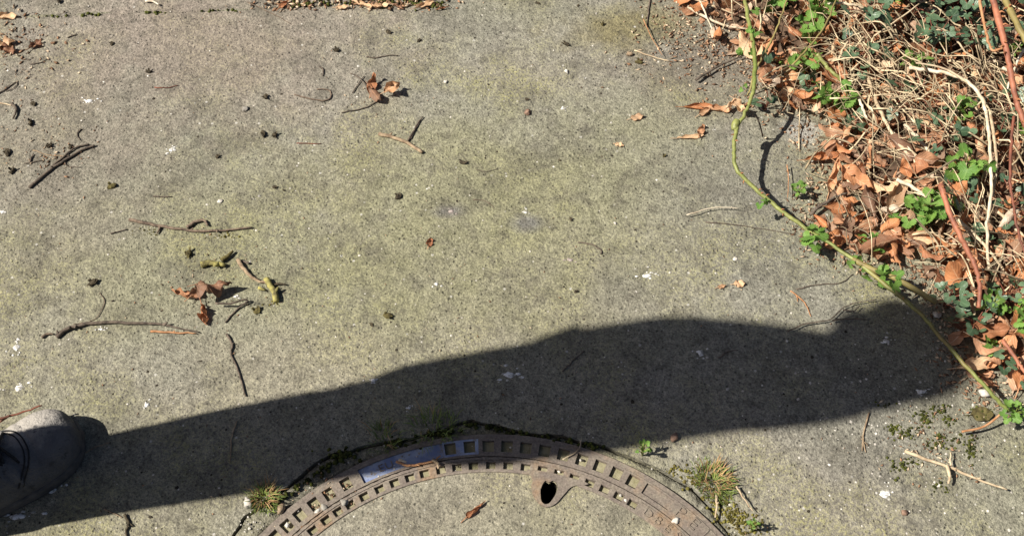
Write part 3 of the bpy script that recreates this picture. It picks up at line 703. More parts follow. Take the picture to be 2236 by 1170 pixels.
# ------------------------------------------------------------------ leaves
def uv_mesh(name, vs, fs, uvs, m_):
    me = bpy.data.meshes.new(name); me.from_pydata([tuple(v) for v in vs], [], fs)
    ul = me.uv_layers.new(name='UVMap')
    for p in me.polygons:
        for li in p.loop_indices: ul.data[li].uv = uvs[me.loops[li].vertex_index]
    me.materials.append(m_); me.polygons.foreach_set('use_smooth', [True] * len(me.polygons)); return me
def leaf_geo(Ln, Wd, bend=0.0, roll=0.0, twist=0.0, wave=0.0, seed=0, nu=9, nv=4, tip=0.85, stalk=True):
    r_ = random.Random(seed); vs = []; uv = []; fs = []
    pos = Vector((0, 0, 0)); ang = -bend * 0.5; d = Ln / nu; spine = []
    for i in range(nu + 1):
        spine.append((pos.copy(), ang)); ang += bend / nu
        pos = pos + Vector((math.cos(ang), 0, math.sin(ang))) * d
    ph = r_.uniform(0, 6)
    for i in range(nu + 1):
        t_ = i / nu; c_, a_ = spine[i]
        hw = Wd * 0.5 * (math.sin(math.pi * t_ ** tip) ** 0.75 if 0 < t_ < 1 else 0) + 0.0004
        up = Vector((-math.sin(a_), 0, math.cos(a_)))
        tw = twist * (t_ - 0.5)
        for j in range(nv + 1):
            s_ = (j / nv * 2 - 1); ro = roll * (0.75 + 0.5 * math.sin(ph + 3 * t_))
            if abs(ro) > 1e-3: yy = math.sin(ro * s_) / ro * hw; zz = (1 - math.cos(ro * s_)) / ro * hw
            else: yy = s_ * hw; zz = 0
            zz += wave * Wd * math.sin(ph + t_ * 13 + s_ * 1.5) * abs(s_) + wave * Wd * 0.6 * noise.noise(Vector((t_ * 4 + seed, s_ * 2, ph)))
            yy *= 1 + 0.10 * noise.noise(Vector((t_ * 9 + seed * 3.1, s_ * 4, 1)))
            cy, sy = math.cos(tw), math.sin(tw)
            y2, z2 = yy * cy - zz * sy, yy * sy + zz * cy
            vs.append(c_ + Vector((0, 1, 0)) * y2 + up * z2); uv.append((j / nv, t_))
    for i in range(nu):
        for j in range(nv):
            a = i * (nv + 1) + j; fs.append((a, a + 1, a + nv + 2, a + nv + 1))
    if stalk:
        o_ = len(vs); a0 = spine[0][1]
        for q, (dx, rr) in enumerate(((0.002, 0.0008), (-0.25 * Ln, 0.0007))):
            for k in range(3):
                th = 2.09 * k; vs.append(Vector((dx, rr * math.cos(th), rr * math.sin(th) - dx * 0.25 * math.sin(ph)))); uv.append((0.5, 0.0))
        for k in range(3): fs.append((o_ + k, o_ + (k + 1) % 3, o_ + 3 + (k + 1) % 3, o_ + 3 + k))
    cx = sum((v for v in vs), Vector((0, 0, 0))) / len(vs)
    vs = [v - Vector((cx.x, cx.y, 0)) for v in vs]
    mz = min(v.z for v in vs); vs = [v - Vector((0, 0, mz)) for v in vs]
    return vs, fs, uv
def leaf_mesh(name, m_, *a, **k):
    vs, fs, uv = leaf_geo(*a, **k); return uv_mesh(name, vs, fs, uv, m_)
LV = []
for s in range(16):
    r_ = random.Random(100 + s)
    Ln = r_.uniform(0.038, 0.066); Wd = Ln * r_.uniform(0.42, 0.62)
    LV.append(dict(L=Ln, g=(Ln, Wd, r_.uniform(-1.0, 1.6), r_.choice([-1, 1]) * r_.uniform(0.7, 2.8), r_.uniform(-1.6, 1.6), r_.uniform(0.06, 0.22), s)))
for v in LV:
    v['me'] = leaf_mesh('dry_leaf', M['dryleaf'], *v['g'])
    v['pale'] = leaf_mesh('dry_leaf', M['paleleaf'], *v['g'])
    v['rust'] = leaf_mesh('dry_leaf', M['rustleaf'], *v['g'])
# density of leaves by place in the photograph (traced thickets of orange leaves)
def px_of(q):
    d = q - Vector((0, 0, CAM_H)); c_, s_ = math.cos(PITCH), math.sin(PITCH)
    f_ = d.y * c_ - d.z * s_; u_ = d.y * s_ + d.z * c_
    return 1118 + FP * d.x / f_, 585 - FP * u_ / f_
def leaf_density(px, py):
    d = 0.45
    for (cx, cy, sx, sy, a) in ((1870, 400, 120, 120, 1.1), (1960, 520, 170, 90, 0.8), (1740, 190, 90, 110, 0.8), (2130, 600, 100, 110, 0.7), (1800, 90, 120, 90, .5), (2190, 430, 70, 80, .4), (2180, 800, 60, 50, .4), (1950, 250, 90, 60, 0.3)):
        d += a * math.exp(-((px - cx) / sx) ** 2 - ((py - cy) / sy) ** 2)
    if px > 1950 and py < 140: d *= 0.3
    if py > 660 and px < 2230: d *= 0.55
    return d
ZONES = [(1690, 60, 'beside the upright top of the bramble'), (1700, 210, 'at the slab edge beside the bramble shadow'), (1800, 60, 'under the green sprouts at the top'), (1850, 190, 'around the green cut stem'), (1990, 60, 'under the ivy at the top'), (2150, 60, 'under the top right canes'),
 (1960, 240, 'in the middle of the stalk tangle'), (2110, 250, 'beside the bend of the cream stalk'), (2210, 230, 'by the thick red cane at the right edge'), (1830, 330, 'in the corner of the pile nearest the slab'), (1930, 370, 'between the two bleached stalks'), (2060, 330, 'above the green rosette'), (1810, 450, 'in front of the dark wet stick'),
 (1900, 470, 'in the pile behind the bramble bend'), (1990, 420, 'left of the bending red cane'), (2110, 440, 'between the red cane and cream stalk'), (2200, 430, 'along the right edge mid height'), (1880, 540, 'just behind the trailing bramble stem'), (2010, 560, 'below the pair of green rosettes'), (2090, 600, 'at the foot of the red cane'),
 (2190, 580, 'right of the foot of the red cane'), (2100, 720, 'in the head shadow at the right'), (2200, 720, 'in the shade by the right edge'), (2150, 820, 'at the tip of the litter by the bramble end')]
pts = []
tries = 0
while len(pts) < 520 and tries < 60000:
    tries += 1
    x, y = rng.uniform(0.30, 1.25), rng.uniform(0.55, 1.75); q = Vector((x, y, 0))
    if not inside(q, bed) or edge_dist(q, bed) < 0.004: continue
    px, py = px_of(Vector((x, y, .02)))
    if px > 2330 or py < -120: continue
    if rng.random() > leaf_density(px, py): continue
    if any((q - p).length < 0.013 for p in pts): continue
    pts.append(q)
pts.sort(key=lambda q: (px_of(q)[0] > 2260 or px_of(q)[1] < -20))
stuff = MB(); stuff_uv = []
def rand_leaf_rot(flat=0.55): return (rng.gauss(0, flat), rng.gauss(0, flat), rng.uniform(0, 6.28))
from mathutils import Euler
for i, q in enumerate(pts):
    v = rng.choice(LV); rot = rand_leaf_rot(0.5); sc = rng.uniform(0.5, 0.98) * (1.05 if q.y < 1.0 else 0.92)
    z = gz(q.x, q.y) + rng.uniform(0.001, 0.016) + 0.008 * abs(rot[0])
    if i < 290:
        kind = rng.random(); key = 'pale' if kind < 0.14 else 'rust' if kind < 0.36 else 'me'
        o = link_mesh('dry_leaf', v[key], (q.x, q.y, z), rot, sc)
        pxy = px_of(Vector((q.x, q.y, z)))
        zone = min(ZONES, key=lambda t_: (t_[0] - pxy[0]) ** 2 + (t_[1] - pxy[1]) ** 2)[2]
        big = 'large' if v['L'] * sc > .046 else 'small'
        hue = {'pale': 'pale tan', 'rust': 'rust brown', 'me': 'bright orange'}[key]
        pose = 'tilted' if max(abs(rot[0]), abs(rot[1])) > .62 else 'flat' if max(abs(rot[0]), abs(rot[1])) < .34 else 'leaning'
        tag(o, f'{big} {pose} {hue} dead leaf {zone}', 'dead leaf', f'{big} {pose} {hue} leaves {zone}'); continue
        lab = {'pale': 'pale tan curled dead leaf among the orange leaf litter', 'rust': 'dull rust brown dead leaf in the leaf litter beside the slab', 'me': 'orange brown curled dead leaf in the leaf litter beside the slab'}[key]
        tag(o, lab, 'dead leaf', {'pale': 'pale dead leaves in the litter', 'rust': 'rust brown dead leaves in the litter', 'me': 'orange dead leaves in the litter'}[key])
    else:
        vs, fs, uv = leaf_geo(*v['g']); mtx = Matrix.Translation((q.x, q.y, z)) @ Euler(rot).to_matrix().to_4x4() @ Matrix.Scale(sc, 4)
        stuff.add([mtx @ p for p in vs], fs); stuff_uv += uv
# underlayer of broken leaf
n_ = 0
while n_ < 3600:
    x, y = rng.uniform(0.22, 1.30), rng.uniform(0.55, 1.80); q = Vector((x, y, 0))
    if not inside(q, bed): continue
    n_ += 1; Ln = rng.uniform(0.010, 0.032)
    vs, fs, uv = leaf_geo(Ln, Ln * rng.uniform(0.4, 0.8), rng.uniform(-1, 1.5), rng.uniform(-1.4, 1.4), rng.uniform(-1, 1), 0.12, n_, 3, 2, stalk=False)
    mtx = Matrix.Translation((x, y, gz(x, y) + rng.uniform(-0.002, 0.007))) @ Euler(rand_leaf_rot(0.5)).to_matrix().to_4x4()
    stuff.add([mtx @ p for p in vs], fs); stuff_uv += uv
me = uv_mesh('leaf_litter', stuff.v, stuff.f, stuff_uv, M['dryleaf_i'])
o = bpy.data.objects.new('leaf_litter', me); COL.objects.link(o); tag(o, 'broken dead leaves covering the soil beside the slab', 'leaf litter', kind='stuff')

# ------------------------------------------------------------------ dry stalks, twigs and stems
def trace(pts, lift=None, n=5):
    "pixel trace with optional heights: (px,py) or (px,py,h)"
    out = []
    for p in pts:
        q = PG(p[0], p[1]) if len(p) == 2 or p[2] is None else P(p[0], p[1], p[2])
        if len(p) == 2: q.z += (lift or 0.0)
        out.append(q)
    return catmull(out, n)
def jitter_r(r0, r1, seed, amp=0.18):
    return lambda t_: (r0 + (r1 - r0) * t_) * (1 + amp * noise.noise(Vector((t_ * 11 + seed * 7.7, seed, 0))))
def wobble(pts, amp, seed):
    n_ = len(pts)
    return [p + Vector((fbm(i * .55 + seed, 1.1), fbm(i * .55 + seed, 7.3), 0.35 * fbm(i * .5 + seed, 3.7))) * amp * (0.3 if i in (0, n_ - 1) else 1) for i, p in enumerate(pts)]
SEED = [0]
def twig(name, label, cat, pts, wpx, m_, branches=(), group=None, lift=None, taper=0.55, n=5, flat=1.0, wob=0.0012, sides=7):
    SEED[0] += 1; s = SEED[0]
    r0 = wpx / 1560 / 2 * .72; lf = lift if lift is not None else r0 * 0.9 + 0.0006
    p = wobble(trace(pts, lf, n), wob, s); mb = MB(); tube(mb, p, jitter_r(r0, r0 * taper, s), sides, flat=flat)
    # a few knots
    for k in range(max(1, len(p) // 9)):
        i = rng.randrange(1, len(p) - 1)
        tube(mb, [p[i] - Vector((.001, 0, 0)), p[i] + Vector((rng.uniform(-1, 1), rng.uniform(-1, 1), 0.6)).normalized() * r0 * 2.2], lambda t_: r0 * (0.8 - 0.5 * t_), 5)
    ob = mb.build(name, m_, p[0]); tag(ob, label, cat, group)
    for b_ in branches:
        bp, bw = b_[0], b_[1]; bm_ = b_[2] if len(b_) > 2 else m_
        mb = MB(); q = wobble(trace(bp, bw / 1560 / 2 + (lift or 0.0006), n), wob, s + 50); tube(mb, q, jitter_r(bw / 1560 / 2, bw / 1560 / 2 * .5, s + 9), 6)
        mb.build('side_twig', bm_, parent=ob)
    return ob
tw = twig
tw('twig', 'forked dark twig pointing up right at the left edge of the slab', 'twig', [(65, 412), (110, 374), (150, 348), (180, 330), (208, 320)], 11, M['bark'], [([(112, 370), (140, 344), (165, 325), (196, 318)], 7), ([(72, 330), (110, 340), (150, 342)], 3, M['tan']), ([(140, 352), (150, 365), (178, 366)], 3)], taper=.7)
tw('twig', 'long straight brown twig with a bark lump, left of centre', 'twig', [(283, 482), (330, 492), (380, 500), (430, 507), (490, 505), (550, 499)], 12, M['twig'], [([(352, 494), (344, 512)], 7), ([(410, 500), (425, 488), (445, 484), (455, 495)], 10)], taper=.5)
tw('twig', 'long arched dark twig with one thick end, above the boot', 'twig', [(125, 738), (150, 720), (190, 710), (240, 706), (300, 708), (350, 710), (400, 721), (435, 728)], 15, M['bark'], [([(92, 738), (105, 730), (118, 732)], 7, M['twig'])], taper=.25)
tw('straw', 'short straight orange straw beside the tip of the arched twig', 'straw', [(330, 725), (380, 727), (430, 729)], 8, M['orange_stem'])
tw('twig', 'thin bent dark twig lying just above the shadow edge', 'twig', [(495, 730), (508, 753), (505, 775), (520, 808), (537, 866)], 8, M['bark'], taper=.6)
tw('twig', 'thin pale twig lying inside the long shadow, right of the boot', 'twig', [(518, 920), (507, 955), (505, 985), (503, 1012)], 5, M['tan'])
tw('twig', 'two-toned tan twig with a dark upright side branch, top centre', 'twig', [(828, 295), (865, 305), (895, 318), (922, 336)], 14, M['tan'], [([(890, 311), (903, 290), (912, 272), (924, 257)], 6, M['bark']), ([(897, 305), (908, 283), (920, 263)], 4, M['bark'])], taper=.8)
tw('twig', 'short dark wavy twig near the top centre of the slab', 'twig', [(800, 126), (822, 128), (845, 123), (870, 123)], 5, M['bark'])
tw('twig', 'thin hooked twig curling back on itself, left of the upper dead leaves', 'twig', [(643, 208), (690, 220), (718, 219), (723, 207), (716, 198), (692, 197)], 5, M['twig'], taper=.9)
tw('twig', 'hair-thin curved twig arching down beside the dark husk at left', 'twig', [(218, 640), (229, 660), (215, 690), (195, 703), (160, 708)], 3, M['twig'])
tw('twig', 'thin straight twig at the top left near the joint', 'twig', [(540, 6), (600, 34), (635, 54)], 4, M['twig'])
tw('twig', 'tiny straight dark twig above the long brown twig', 'twig', [(335, 430), (377, 431)], 5, M['bark'], n=4)
tw('twig', 'tiny slanted dark twig left of the long brown twig', 'twig', [(242, 511), (280, 502)], 5, M['bark'], n=4)
tw('twig', 'dark looped twig cut by the left edge, upper', 'twig', [(-6, 208), (15, 195), (35, 181), (36, 190), (12, 202)], 5, M['bark'])
tw('twig', 'pale twig with a dark bent end at the left edge', 'twig', [(-6, 226), (12, 229), (28, 233)], 7, M['straw'], [([(28, 229), (37, 243), (30, 262)], 9, M['bark'])])
tw('straw', 'pale cream straw chip by the top left joint', 'straw', [(318, 5), (334, 6), (349, 13)], 9, M['white_straw'], n=4)
tw('twig', 'short slanted dark twig near the top left corner', 'twig', [(148, 84), (168, 76)], 5, M['bark'], n=4)
tw('twig', 'thin dark twig under the top left leaf scraps', 'twig', [(66, 142), (90, 138), (104, 130)], 4, M['bark'], n=4)
tw('twig', 'curved mossy twig crusted with yellow-green lichen', 'twig', [(583, 612), (590, 626), (600, 640), (604, 662)], 20, M['lichen'], [([(520, 570), (532, 588), (548, 606), (566, 616), (586, 620)], 11, M['tan']), ([(545, 578), (530, 572), (527, 582)], 6, M['bark']), ([(583, 628), (610, 622), (626, 624)], 7, M['husk']), ([(565, 632), (580, 636)], 9, M['lichen'])], taper=1.0, sides=8)
tw('twig', 'knobbly olive lichen stick left of the curved mossy twig', 'twig', [(440, 582), (465, 578), (492, 583)], 22, M['lichen'], [([(485, 572), (500, 562), (510, 552)], 13, M['husk_olive'])], taper=.6, sides=8)
tw('twig', 'small orange forked stem above the head of the shadow', 'twig', [(1725, 636), (1750, 655), (1762, 672), (1770, 692)], 5, M['orange_stem'], [([(1738, 645), (1742, 660)], 3)])
tw('twig', 'dark branching twig crossing the upper shadow edge near the bramble', 'twig', [(1718, 728), (1755, 712), (1810, 702), (1835, 680), (1865, 666), (1912, 658)], 5, M['bark'], [([(1815, 705), (1850, 702), (1895, 703)], 5), ([(1838, 682), (1862, 684), (1875, 672)], 4)], lift=.006)
tw('twig', 'thin dark wavy twig below the main bramble stem', 'twig', [(1738, 632), (1790, 622), (1835, 619), (1862, 600)], 4, M['bark'])
tw('twig', 'upright pale forked stem below the head of the shadow', 'twig', [(1897, 902), (1886, 940), (1884, 962), (1890, 988)], 6, M['tan'], [([(1884, 960), (1882, 985)], 4), ([(1880, 958), (1896, 975)], 3)])
tw('straw', 'thick tan straw with two side shoots at the lower right', 'straw', [(1972, 989), (2020, 1008), (2075, 1027), (2130, 1050), (2195, 1073)], 11, M['straw'], [([(2062, 1022), (2068, 1042), (2066, 1062)], 9), ([(2072, 1022), (2070, 1008), (2072, 992)], 5)], lift=.008)
tw('straw', 'fine white grass stalk on the slab left of the bramble', 'straw', [(1498, 476), (1540, 464), (1575, 459), (1612, 461)], 4, M['white_straw'], lift=.008)
tw('twig', 'long fine dark strand shaped as a stalk shadow, left of the bramble bend', 'twig', [(1540, 486), (1600, 492), (1660, 500), (1735, 512)], 4, M['bark'])  # dark tube standing in for the shadow of a thin raised stalk
tw('twig', 'fine dark stem with a knobbed end, right of the slab centre', 'twig', [(1262, 530), (1295, 536), (1313, 548), (1312, 556)], 4, M['bark'], taper=1.3)
tw('stick', 'dark brown stick at the litter edge left of the upright bramble', 'stick', [(1518, 182), (1545, 165), (1575, 148), (1622, 128)], 10, M['bark'], lift=.008)
tw('straw', 'fine pale straw left of the dark brown stick', 'straw', [(1385, 112), (1420, 124), (1462, 136)], 6, M['straw'])
tw('straw', 'fine reddish straw standing beside the pale one, top right of slab', 'straw', [(1404, 50), (1420, 85), (1445, 128)], 4, M['orange_stem'], lift=.008)
tw('twig', 'black knotty twig hanging in from the top edge', 'twig', [(1420, -5), (1416, 25), (1412, 62)], 7, M['bark'])
tw('straw', 'thick cream straw with broken end left of the upright bramble', 'straw', [(1500, 26), (1545, 52), (1585, 68), (1628, 74)], 12, M['white_straw'], lift=.012)
tw('straw', 'long greyish straw lying above the thick cream one', 'straw', [(1505, 6), (1560, 26), (1610, 45), (1660, 64)], 8, M['straw'], lift=.012)
tw('straw', 'short pale straw crossing the thick cream one', 'straw', [(1525, 18), (1538, 48), (1552, 81)], 8, M['white_straw'], lift=.018)
tw('twig', 'red-brown bramble twig cut by the left edge, above the boot toe', 'twig', [(-10, 916, .04), (20, 908, .04), (50, 899, .04), (92, 885, .04)], 8, M['darkred'], [([(0, 920, .03), (20, 908, .04)], 5)])
tw('straw', 'fine curved pale straw across the iron frame right of the shadow edge', 'straw', [(1228, 1006), (1248, 996), (1264, 982), (1270, 962)], 4, M['straw'], lift=.006)
tw('straw', 'curled pale dead stem lying on the seam of the manhole', 'straw', [(866, 1010), (890, 1019), (918, 1017), (945, 1011), (962, 998)], 9, M['orange_stem'], [([(946, 1008), (956, 1018), (958, 1028)], 9, M['tan']), ([(872, 1008), (888, 1014)], 7, M['white_straw'])], lift=.006)
tw('twig', 'tiny reddish straight twig in the upper middle of the slab', 'twig', [(648, 314), (702, 315)], 4, M['darkred'], n=4)
tw('twig', 'tiny reddish twig in the upper left of the slab', 'twig', [(338, 192), (365, 193), (390, 188)], 4, M['darkred'], n=4)
tw('twig', 'short dark twig inside the long shadow left of its middle', 'twig', [(1228, 812), (1250, 790), (1276, 768)], 5, M['bark'], n=4)
tw('twig', 'short dark twig inside the shadow near the chest', 'twig', [(1568, 782), (1590, 770), (1612, 765)], 5, M['bark'], n=4)
tw('twig', 'short black curved twig left of the forked twig', 'twig', [(178, 283), (169, 296), (176, 308)], 5, M['bark'], n=4)
tw('twig', 'tiny dark bent twig above the hooked twig', 'twig', [(698, 147), (706, 155), (705, 168)], 6, M['bark'], n=4)
tw('twig', 'hair-thin dark twig on the slab right of the long husk', 'twig', [(1040, 372), (1062, 376), (1085, 370)], 2.5, M['bark'], n=4)
tw('twig', 'hair-thin twig curving past the grey patch', 'twig', [(1033, 437), (1060, 440), (1080, 455)], 2.5, M['twig'], n=4)
tw('twig', 'short dark twig at the left edge under the forked twig', 'twig', [(55, 358), (75, 355), (95, 350)], 4, M['bark'], n=4)
tw('twig', 'small black upright twig beside the left-edge husk', 'twig', [(66, 356), (70, 345), (74, 337)], 6, M['bark'], n=4)
tw('twig', 'orange twig standing by the small sprout left of the leaf pile', 'twig', [(1716, 368), (1719, 400), (1717, 440)], 4, M['orange_stem'], lift=.01)
tw('stick', 'dark wet stick lying in the orange leaves behind the bramble bend', 'stick', [(1765, 478), (1795, 455), (1820, 440), (1845, 432)], 13, M['bark'], lift=.012)
tw('twig', 'black root twig at the bottom edge left of the grass tuft', 'twig', [(272, 1125), (282, 1142), (276, 1160), (280, 1182)], 9, M['husk'], [([(280, 1140), (292, 1150)], 4), ([(228, 1112), (255, 1124), (268, 1130)], 3, M['tan'])])
tw('straw', 'pale bent straw at the end of the moss strip', 'straw', [(1606, 1066), (1622, 1092), (1642, 1120)], 6, M['straw'], lift=.008)
tw('straw', 'pale upright straw in the moss strip right of the frame', 'straw', [(1562, 1085), (1563, 1110), (1560, 1134)], 8, M['straw'], lift=.008)
tw('twig', 'fine white-tipped straw crossing the shadow near the boot toe', 'straw', [(166, 1000), (190, 987), (214, 975), (240, 966)], 4, M['tan'])

# long stems in the bed
def stem(name, label, pts, wpx, m_, cat='stem', thorns=0, group=None, taper=.7, side=()):
    SEED[0] += 1; s = SEED[0]; r0 = wpx / 1500 / 2 * .82
    p = wobble(catmull([P(*q) if len(q) == 3 else PG(*q, .012) for q in pts], 7), .0022, s)
    mb = MB(); tube(mb, p, jitter_r(r0, r0 * taper, s, .24), 8)
    ob = mb.build(name, m_, p[0]); tag(ob, label, cat, group)
    rr = random.Random(s)
    for k in range(thorns):
        i = rr.randrange(1, len(p) - 2); t_ = (p[i + 1] - p[i]).normalized()
        d = Vector((rr.uniform(-1, 1), rr.uniform(-1, 1), rr.uniform(-.2, 1))); d = (d - t_ * d.dot(t_)).normalized()
        mb = MB(); tube(mb, [p[i], p[i] + d * r0 * 1.5, p[i] + d * r0 * 2.3 + t_ * r0 * .8], lambda q: r0 * (.55 - .5 * q), 5)
        mb.build('thorn', M['thorn'], parent=ob)
    for (sp, sw, sm) in side:
        mb = MB(); q = wobble(catmull([P(*x) if len(x) == 3 else PG(*x, .01) for x in sp], 6), .001, s + 3); tube(mb, q, jitter_r(sw / 3000, sw / 3000 * .5, s + 4), 6)
        mb.build('side_stem', sm, parent=ob)
    return ob, p
stem('bramble_cane', 'thick red-orange bramble cane at the top right edge', [(2160, -30, .16), (2180, 40, .15), (2194, 95, .14), (2206, 150, .13), (2214, 200, .115), (2228, 245, .10), (2260, 330, .08)], 20, M['redstem'], 'bramble cane', 14)
stem('bramble_cane', 'red bramble cane bending down through the orange leaves', [(2054, 402, .09), (2072, 460, .085), (2092, 505, .08), (2112, 545, .07), (2132, 590, .06), (2140, 630, .05), (2136, 672, .04)], 16, M['redstem'], 'bramble cane', 12)
stem('bramble_cane', 'thin dark red cane hanging along the right edge', [(2214, 255, .11), (2208, 320, .10), (2206, 390, .09), (2212, 440, .08), (2222, 500, .07), (2250, 590, .06)], 9, M['darkred'], 'bramble cane', 6)
stem('bramble_cane', 'thick olive brown cane crossing the top right corner', [(2180, -40, .20), (2205, 20, .20), (2230, 70, .20), (2270, 140, .19)], 21, M['olive'], 'bramble cane', 5)
stem('bramble_cane', 'thin orange cane joining the thick red one at top right', [(2136, -20, .12), (2146, 40, .115), (2154, 72, .11), (2164, 108, .10), (2185, 108, .11), (2205, 92, .13)], 9, M['orange_stem'], 'bramble cane', 4)
stem('bramble_cane', 'short red-orange cane at the right edge above the pavement corner', [(2190, 742, .05), (2215, 778, .05), (2240, 815, .05), (2260, 840, .045)], 11, M['redstem'], 'bramble cane', 4)
stem('green_stem', 'short thick pale green cut stem pointing down in the litter', [(1784, 118, .06), (1805, 145, .05), (1826, 166, .045), (1842, 184, .035)], 13, M['bramble'])
stem('green_stem', 'thin olive shoot leaning right from the upright bramble', [(1650, 152, .05), (1668, 120, .07), (1688, 82, .08), (1705, 40, .09), (1722, -10, .10)], 7, M['olive'])
stem('green_stem', 'thin brown shoot behind the sprouts at the top', [(1728, 145, .05), (1765, 105, .06), (1800, 60, .07), (1826, 0, .08)], 7, M['olive'])
stem('dead_stalk', 'thick cream dead stalk bending down at the right', [(1985, 148, .075), (2040, 156, .08), (2085, 166, .085), (2125, 190, .085), (2148, 225, .08), (2157, 275, .075), (2162, 340, .07), (2164, 420, .06), (2155, 500, .05), (2160, 590, .035)], 12, M['white_straw'], 'dead stalk', side=[([(2160, 240, .075), (2170, 300, .07), (2176, 360, .06), (2168, 430, .05)], 10, M['straw']), ([(2125, 188, .085), (2060, 150, .09), (2000, 138, .09)], 7, M['straw']), ([(2092, 480, .04), (2130, 515, .04), (2158, 545, .04), (2200, 600, .03)], 10, M['straw'])])
stem('dead_stalk', 'bleached forked stalk above the green rosette', [(1976, 272, .05), (1998, 296, .05), (2022, 322, .045), (2046, 352, .04)], 12, M['white_straw'], 'dead stalk', side=[([(2046, 348, .04), (2065, 347, .04), (2085, 352, .035)], 7, M['straw'])])
stem('dead_stalk', 'long bleached stalk slanting down through the middle of the litter', [(1896, 170, .05), (1910, 215, .05), (1932, 262, .05), (1958, 308, .045), (1998, 352, .04), (2034, 396, .035)], 11, M['straw'], 'dead stalk', side=[([(1950, 290, .045), (1985, 325, .045), (2030, 380, .035)], 6, M['white_straw'])])
stem('dead_stalk', 'white bleached stalk lying beside the folded orange leaf', [(1958, 392, .045), (2000, 414, .045), (2048, 444, .04)], 12, M['white_straw'], 'dead stalk')
stem('dead_stalk', 'bleached straight stalk at the right edge mid height', [(2178, 462, .05), (2206, 490, .045), (2240, 518, .04)], 9, M['straw'], 'dead stalk')
stem('dead_stalk', 'short white stalk left of the long slanting one', [(1874, 210, .045), (1883, 235, .04), (1894, 262, .035)], 9, M['white_straw'], 'dead stalk')
stem('dead_stalk', 'thin straight pale stalk running up to the top edge', [(1908, 80, .06), (1960, 45, .08), (2030, -8, .09)], 6, M['straw'], 'dead stalk')
stem('dead_stalk', 'bent pale stalk arched over the ivy', [(2016, 92, .07), (2040, 72, .08), (2058, 64, .085), (2085, 84, .08), (2110, 115, .07), (2150, 138, .06)], 7, M['straw'], 'dead stalk')
stem('dead_stalk', 'cream stalk with a bent top edge beside the ivy at the top', [(1800, 10, .06), (1840, 8, .065), (1870, 12, .065), (1890, 20, .06)], 9, M['white_straw'], 'dead stalk')
stem('dead_stalk', 'forked grey stalk in the middle of the top litter', [(1810, 132, .05), (1830, 128, .055), (1840, 110, .06), (1852, 90, .065)], 8, M['straw'], 'dead stalk', side=[([(1830, 128, .055), (1850, 132, .05), (1870, 112, .06)], 6, M['straw'])])
stem('dead_stalk', 'thin pale stalk by the right edge above the red cane', [(2236, 108, .08), (2215, 150, .08), (2200, 195, .07)], 8, M['white_straw'], 'dead stalk', side=[([(2190, 148, .10), (2205, 158, .10)], 10, M['white_straw'])])
# countless finer stalks
mb = MB()
for k in range(620):
    while True:
        px, py = rng.uniform(1560, 2290), rng.uniform(-60, 640)
        wgt = 0.35 if (py < 150 and px > 1940) else 1.0 if (py < 330 and px > 1820) else 0.55 if px > 2040 else 0.22
        if rng.random() < wgt and inside(P(px, py), bed): break
    q = PG(px, py); a = rng.uniform(0, 6.28) if rng.random() < .5 else R(rng.gauss(120, 30))
    ln_ = rng.uniform(.03, .15); d = Vector((math.cos(a), math.sin(a), 0)); sd = Vector((-d.y, d.x, 0))
    z0 = rng.uniform(.004, .05 if py < 330 else .03); cv = rng.gauss(0, .22)
    p = [q + d * (ln_ * (t_ - .5)) + sd * (ln_ * cv * (t_ * t_ - t_)) + Vector((0, 0, z0 + .03 * rng.uniform(-.4, 1) * math.sin(math.pi * t_) + rng.uniform(-.004, .004))) for t_ in (0, .25, .5, .75, 1)]
    r0 = rng.choice([.0005, .0006, .0007, .0009, .0012, .0018])
    tube(mb, catmull(p, 2), lambda t_: r0 * (1 - .4 * t_), 4)
o = mb.build('dry_stalks', M['stalks'], (0.8, 1.2, 0.03)); tag(o, 'tangle of thin dead grass stalks over the leaf litter', 'dead stalks', kind='stuff')

# ------------------------------------------------------------------ green plants
def lobed_geo(r, lobes, depth, teeth, cup, seed, n=36, pointed=False):
    vs = [Vector((0, 0, 0))]; uv = [(.5, .1)]; fs = []; rr = random.Random(seed)
    for ring, f_ in enumerate((0.5, 1.0)):
        for k in range(n + 1):
            th = -2.55 + 5.1 * k / n
            lob = abs(math.cos(th * lobes / 5.1 * math.pi / 1.0 * .5 + (0 if lobes % 2 else math.pi / 2)))
            rad = r * (1 - depth + depth * lob ** (1.1 if pointed else .7)) * (0.70 + 0.30 * math.cos(th * .55))
            if f_ == 1.0: rad *= 1 + teeth * (1 if k % 2 else -1)
            rad *= f_
            z = cup * rad * (0.3 + .9 * f_) + 0.10 * r * f_ * (lob - .5) + 0.05 * r * noise.noise(Vector((th * 2, f_ * 3, seed)))
            vs.append(Vector((rad * math.cos(th), rad * math.sin(th), z))); uv.append((.5 + .5 * math.sin(th) * f_, .1 + .9 * f_ * max(0, math.cos(th * .6))))
    for k in range(n):
        fs.append((0, 1 + k, 2 + k)); a = 1 + k; b_ = 1 + n + 1 + k; fs.append((a, b_, b_ + 1, a + 1))
    return vs, fs, uv
GL = [uv_mesh('leaf', *lobed_geo(.022, 5, .45, .10, cu, 3 + i), M['green']) for i, cu in enumerate((.15, .35, -.1, .25))]
for g in GL: g.name = 'green_leaf'
IV = [uv_mesh('ivy_leaf', *lobed_geo(.020, 5, .42, 0.0, cu, 30 + i, 30, True), M['ivy']) for i, cu in enumerate((.1, -.15, -.05, .2))]
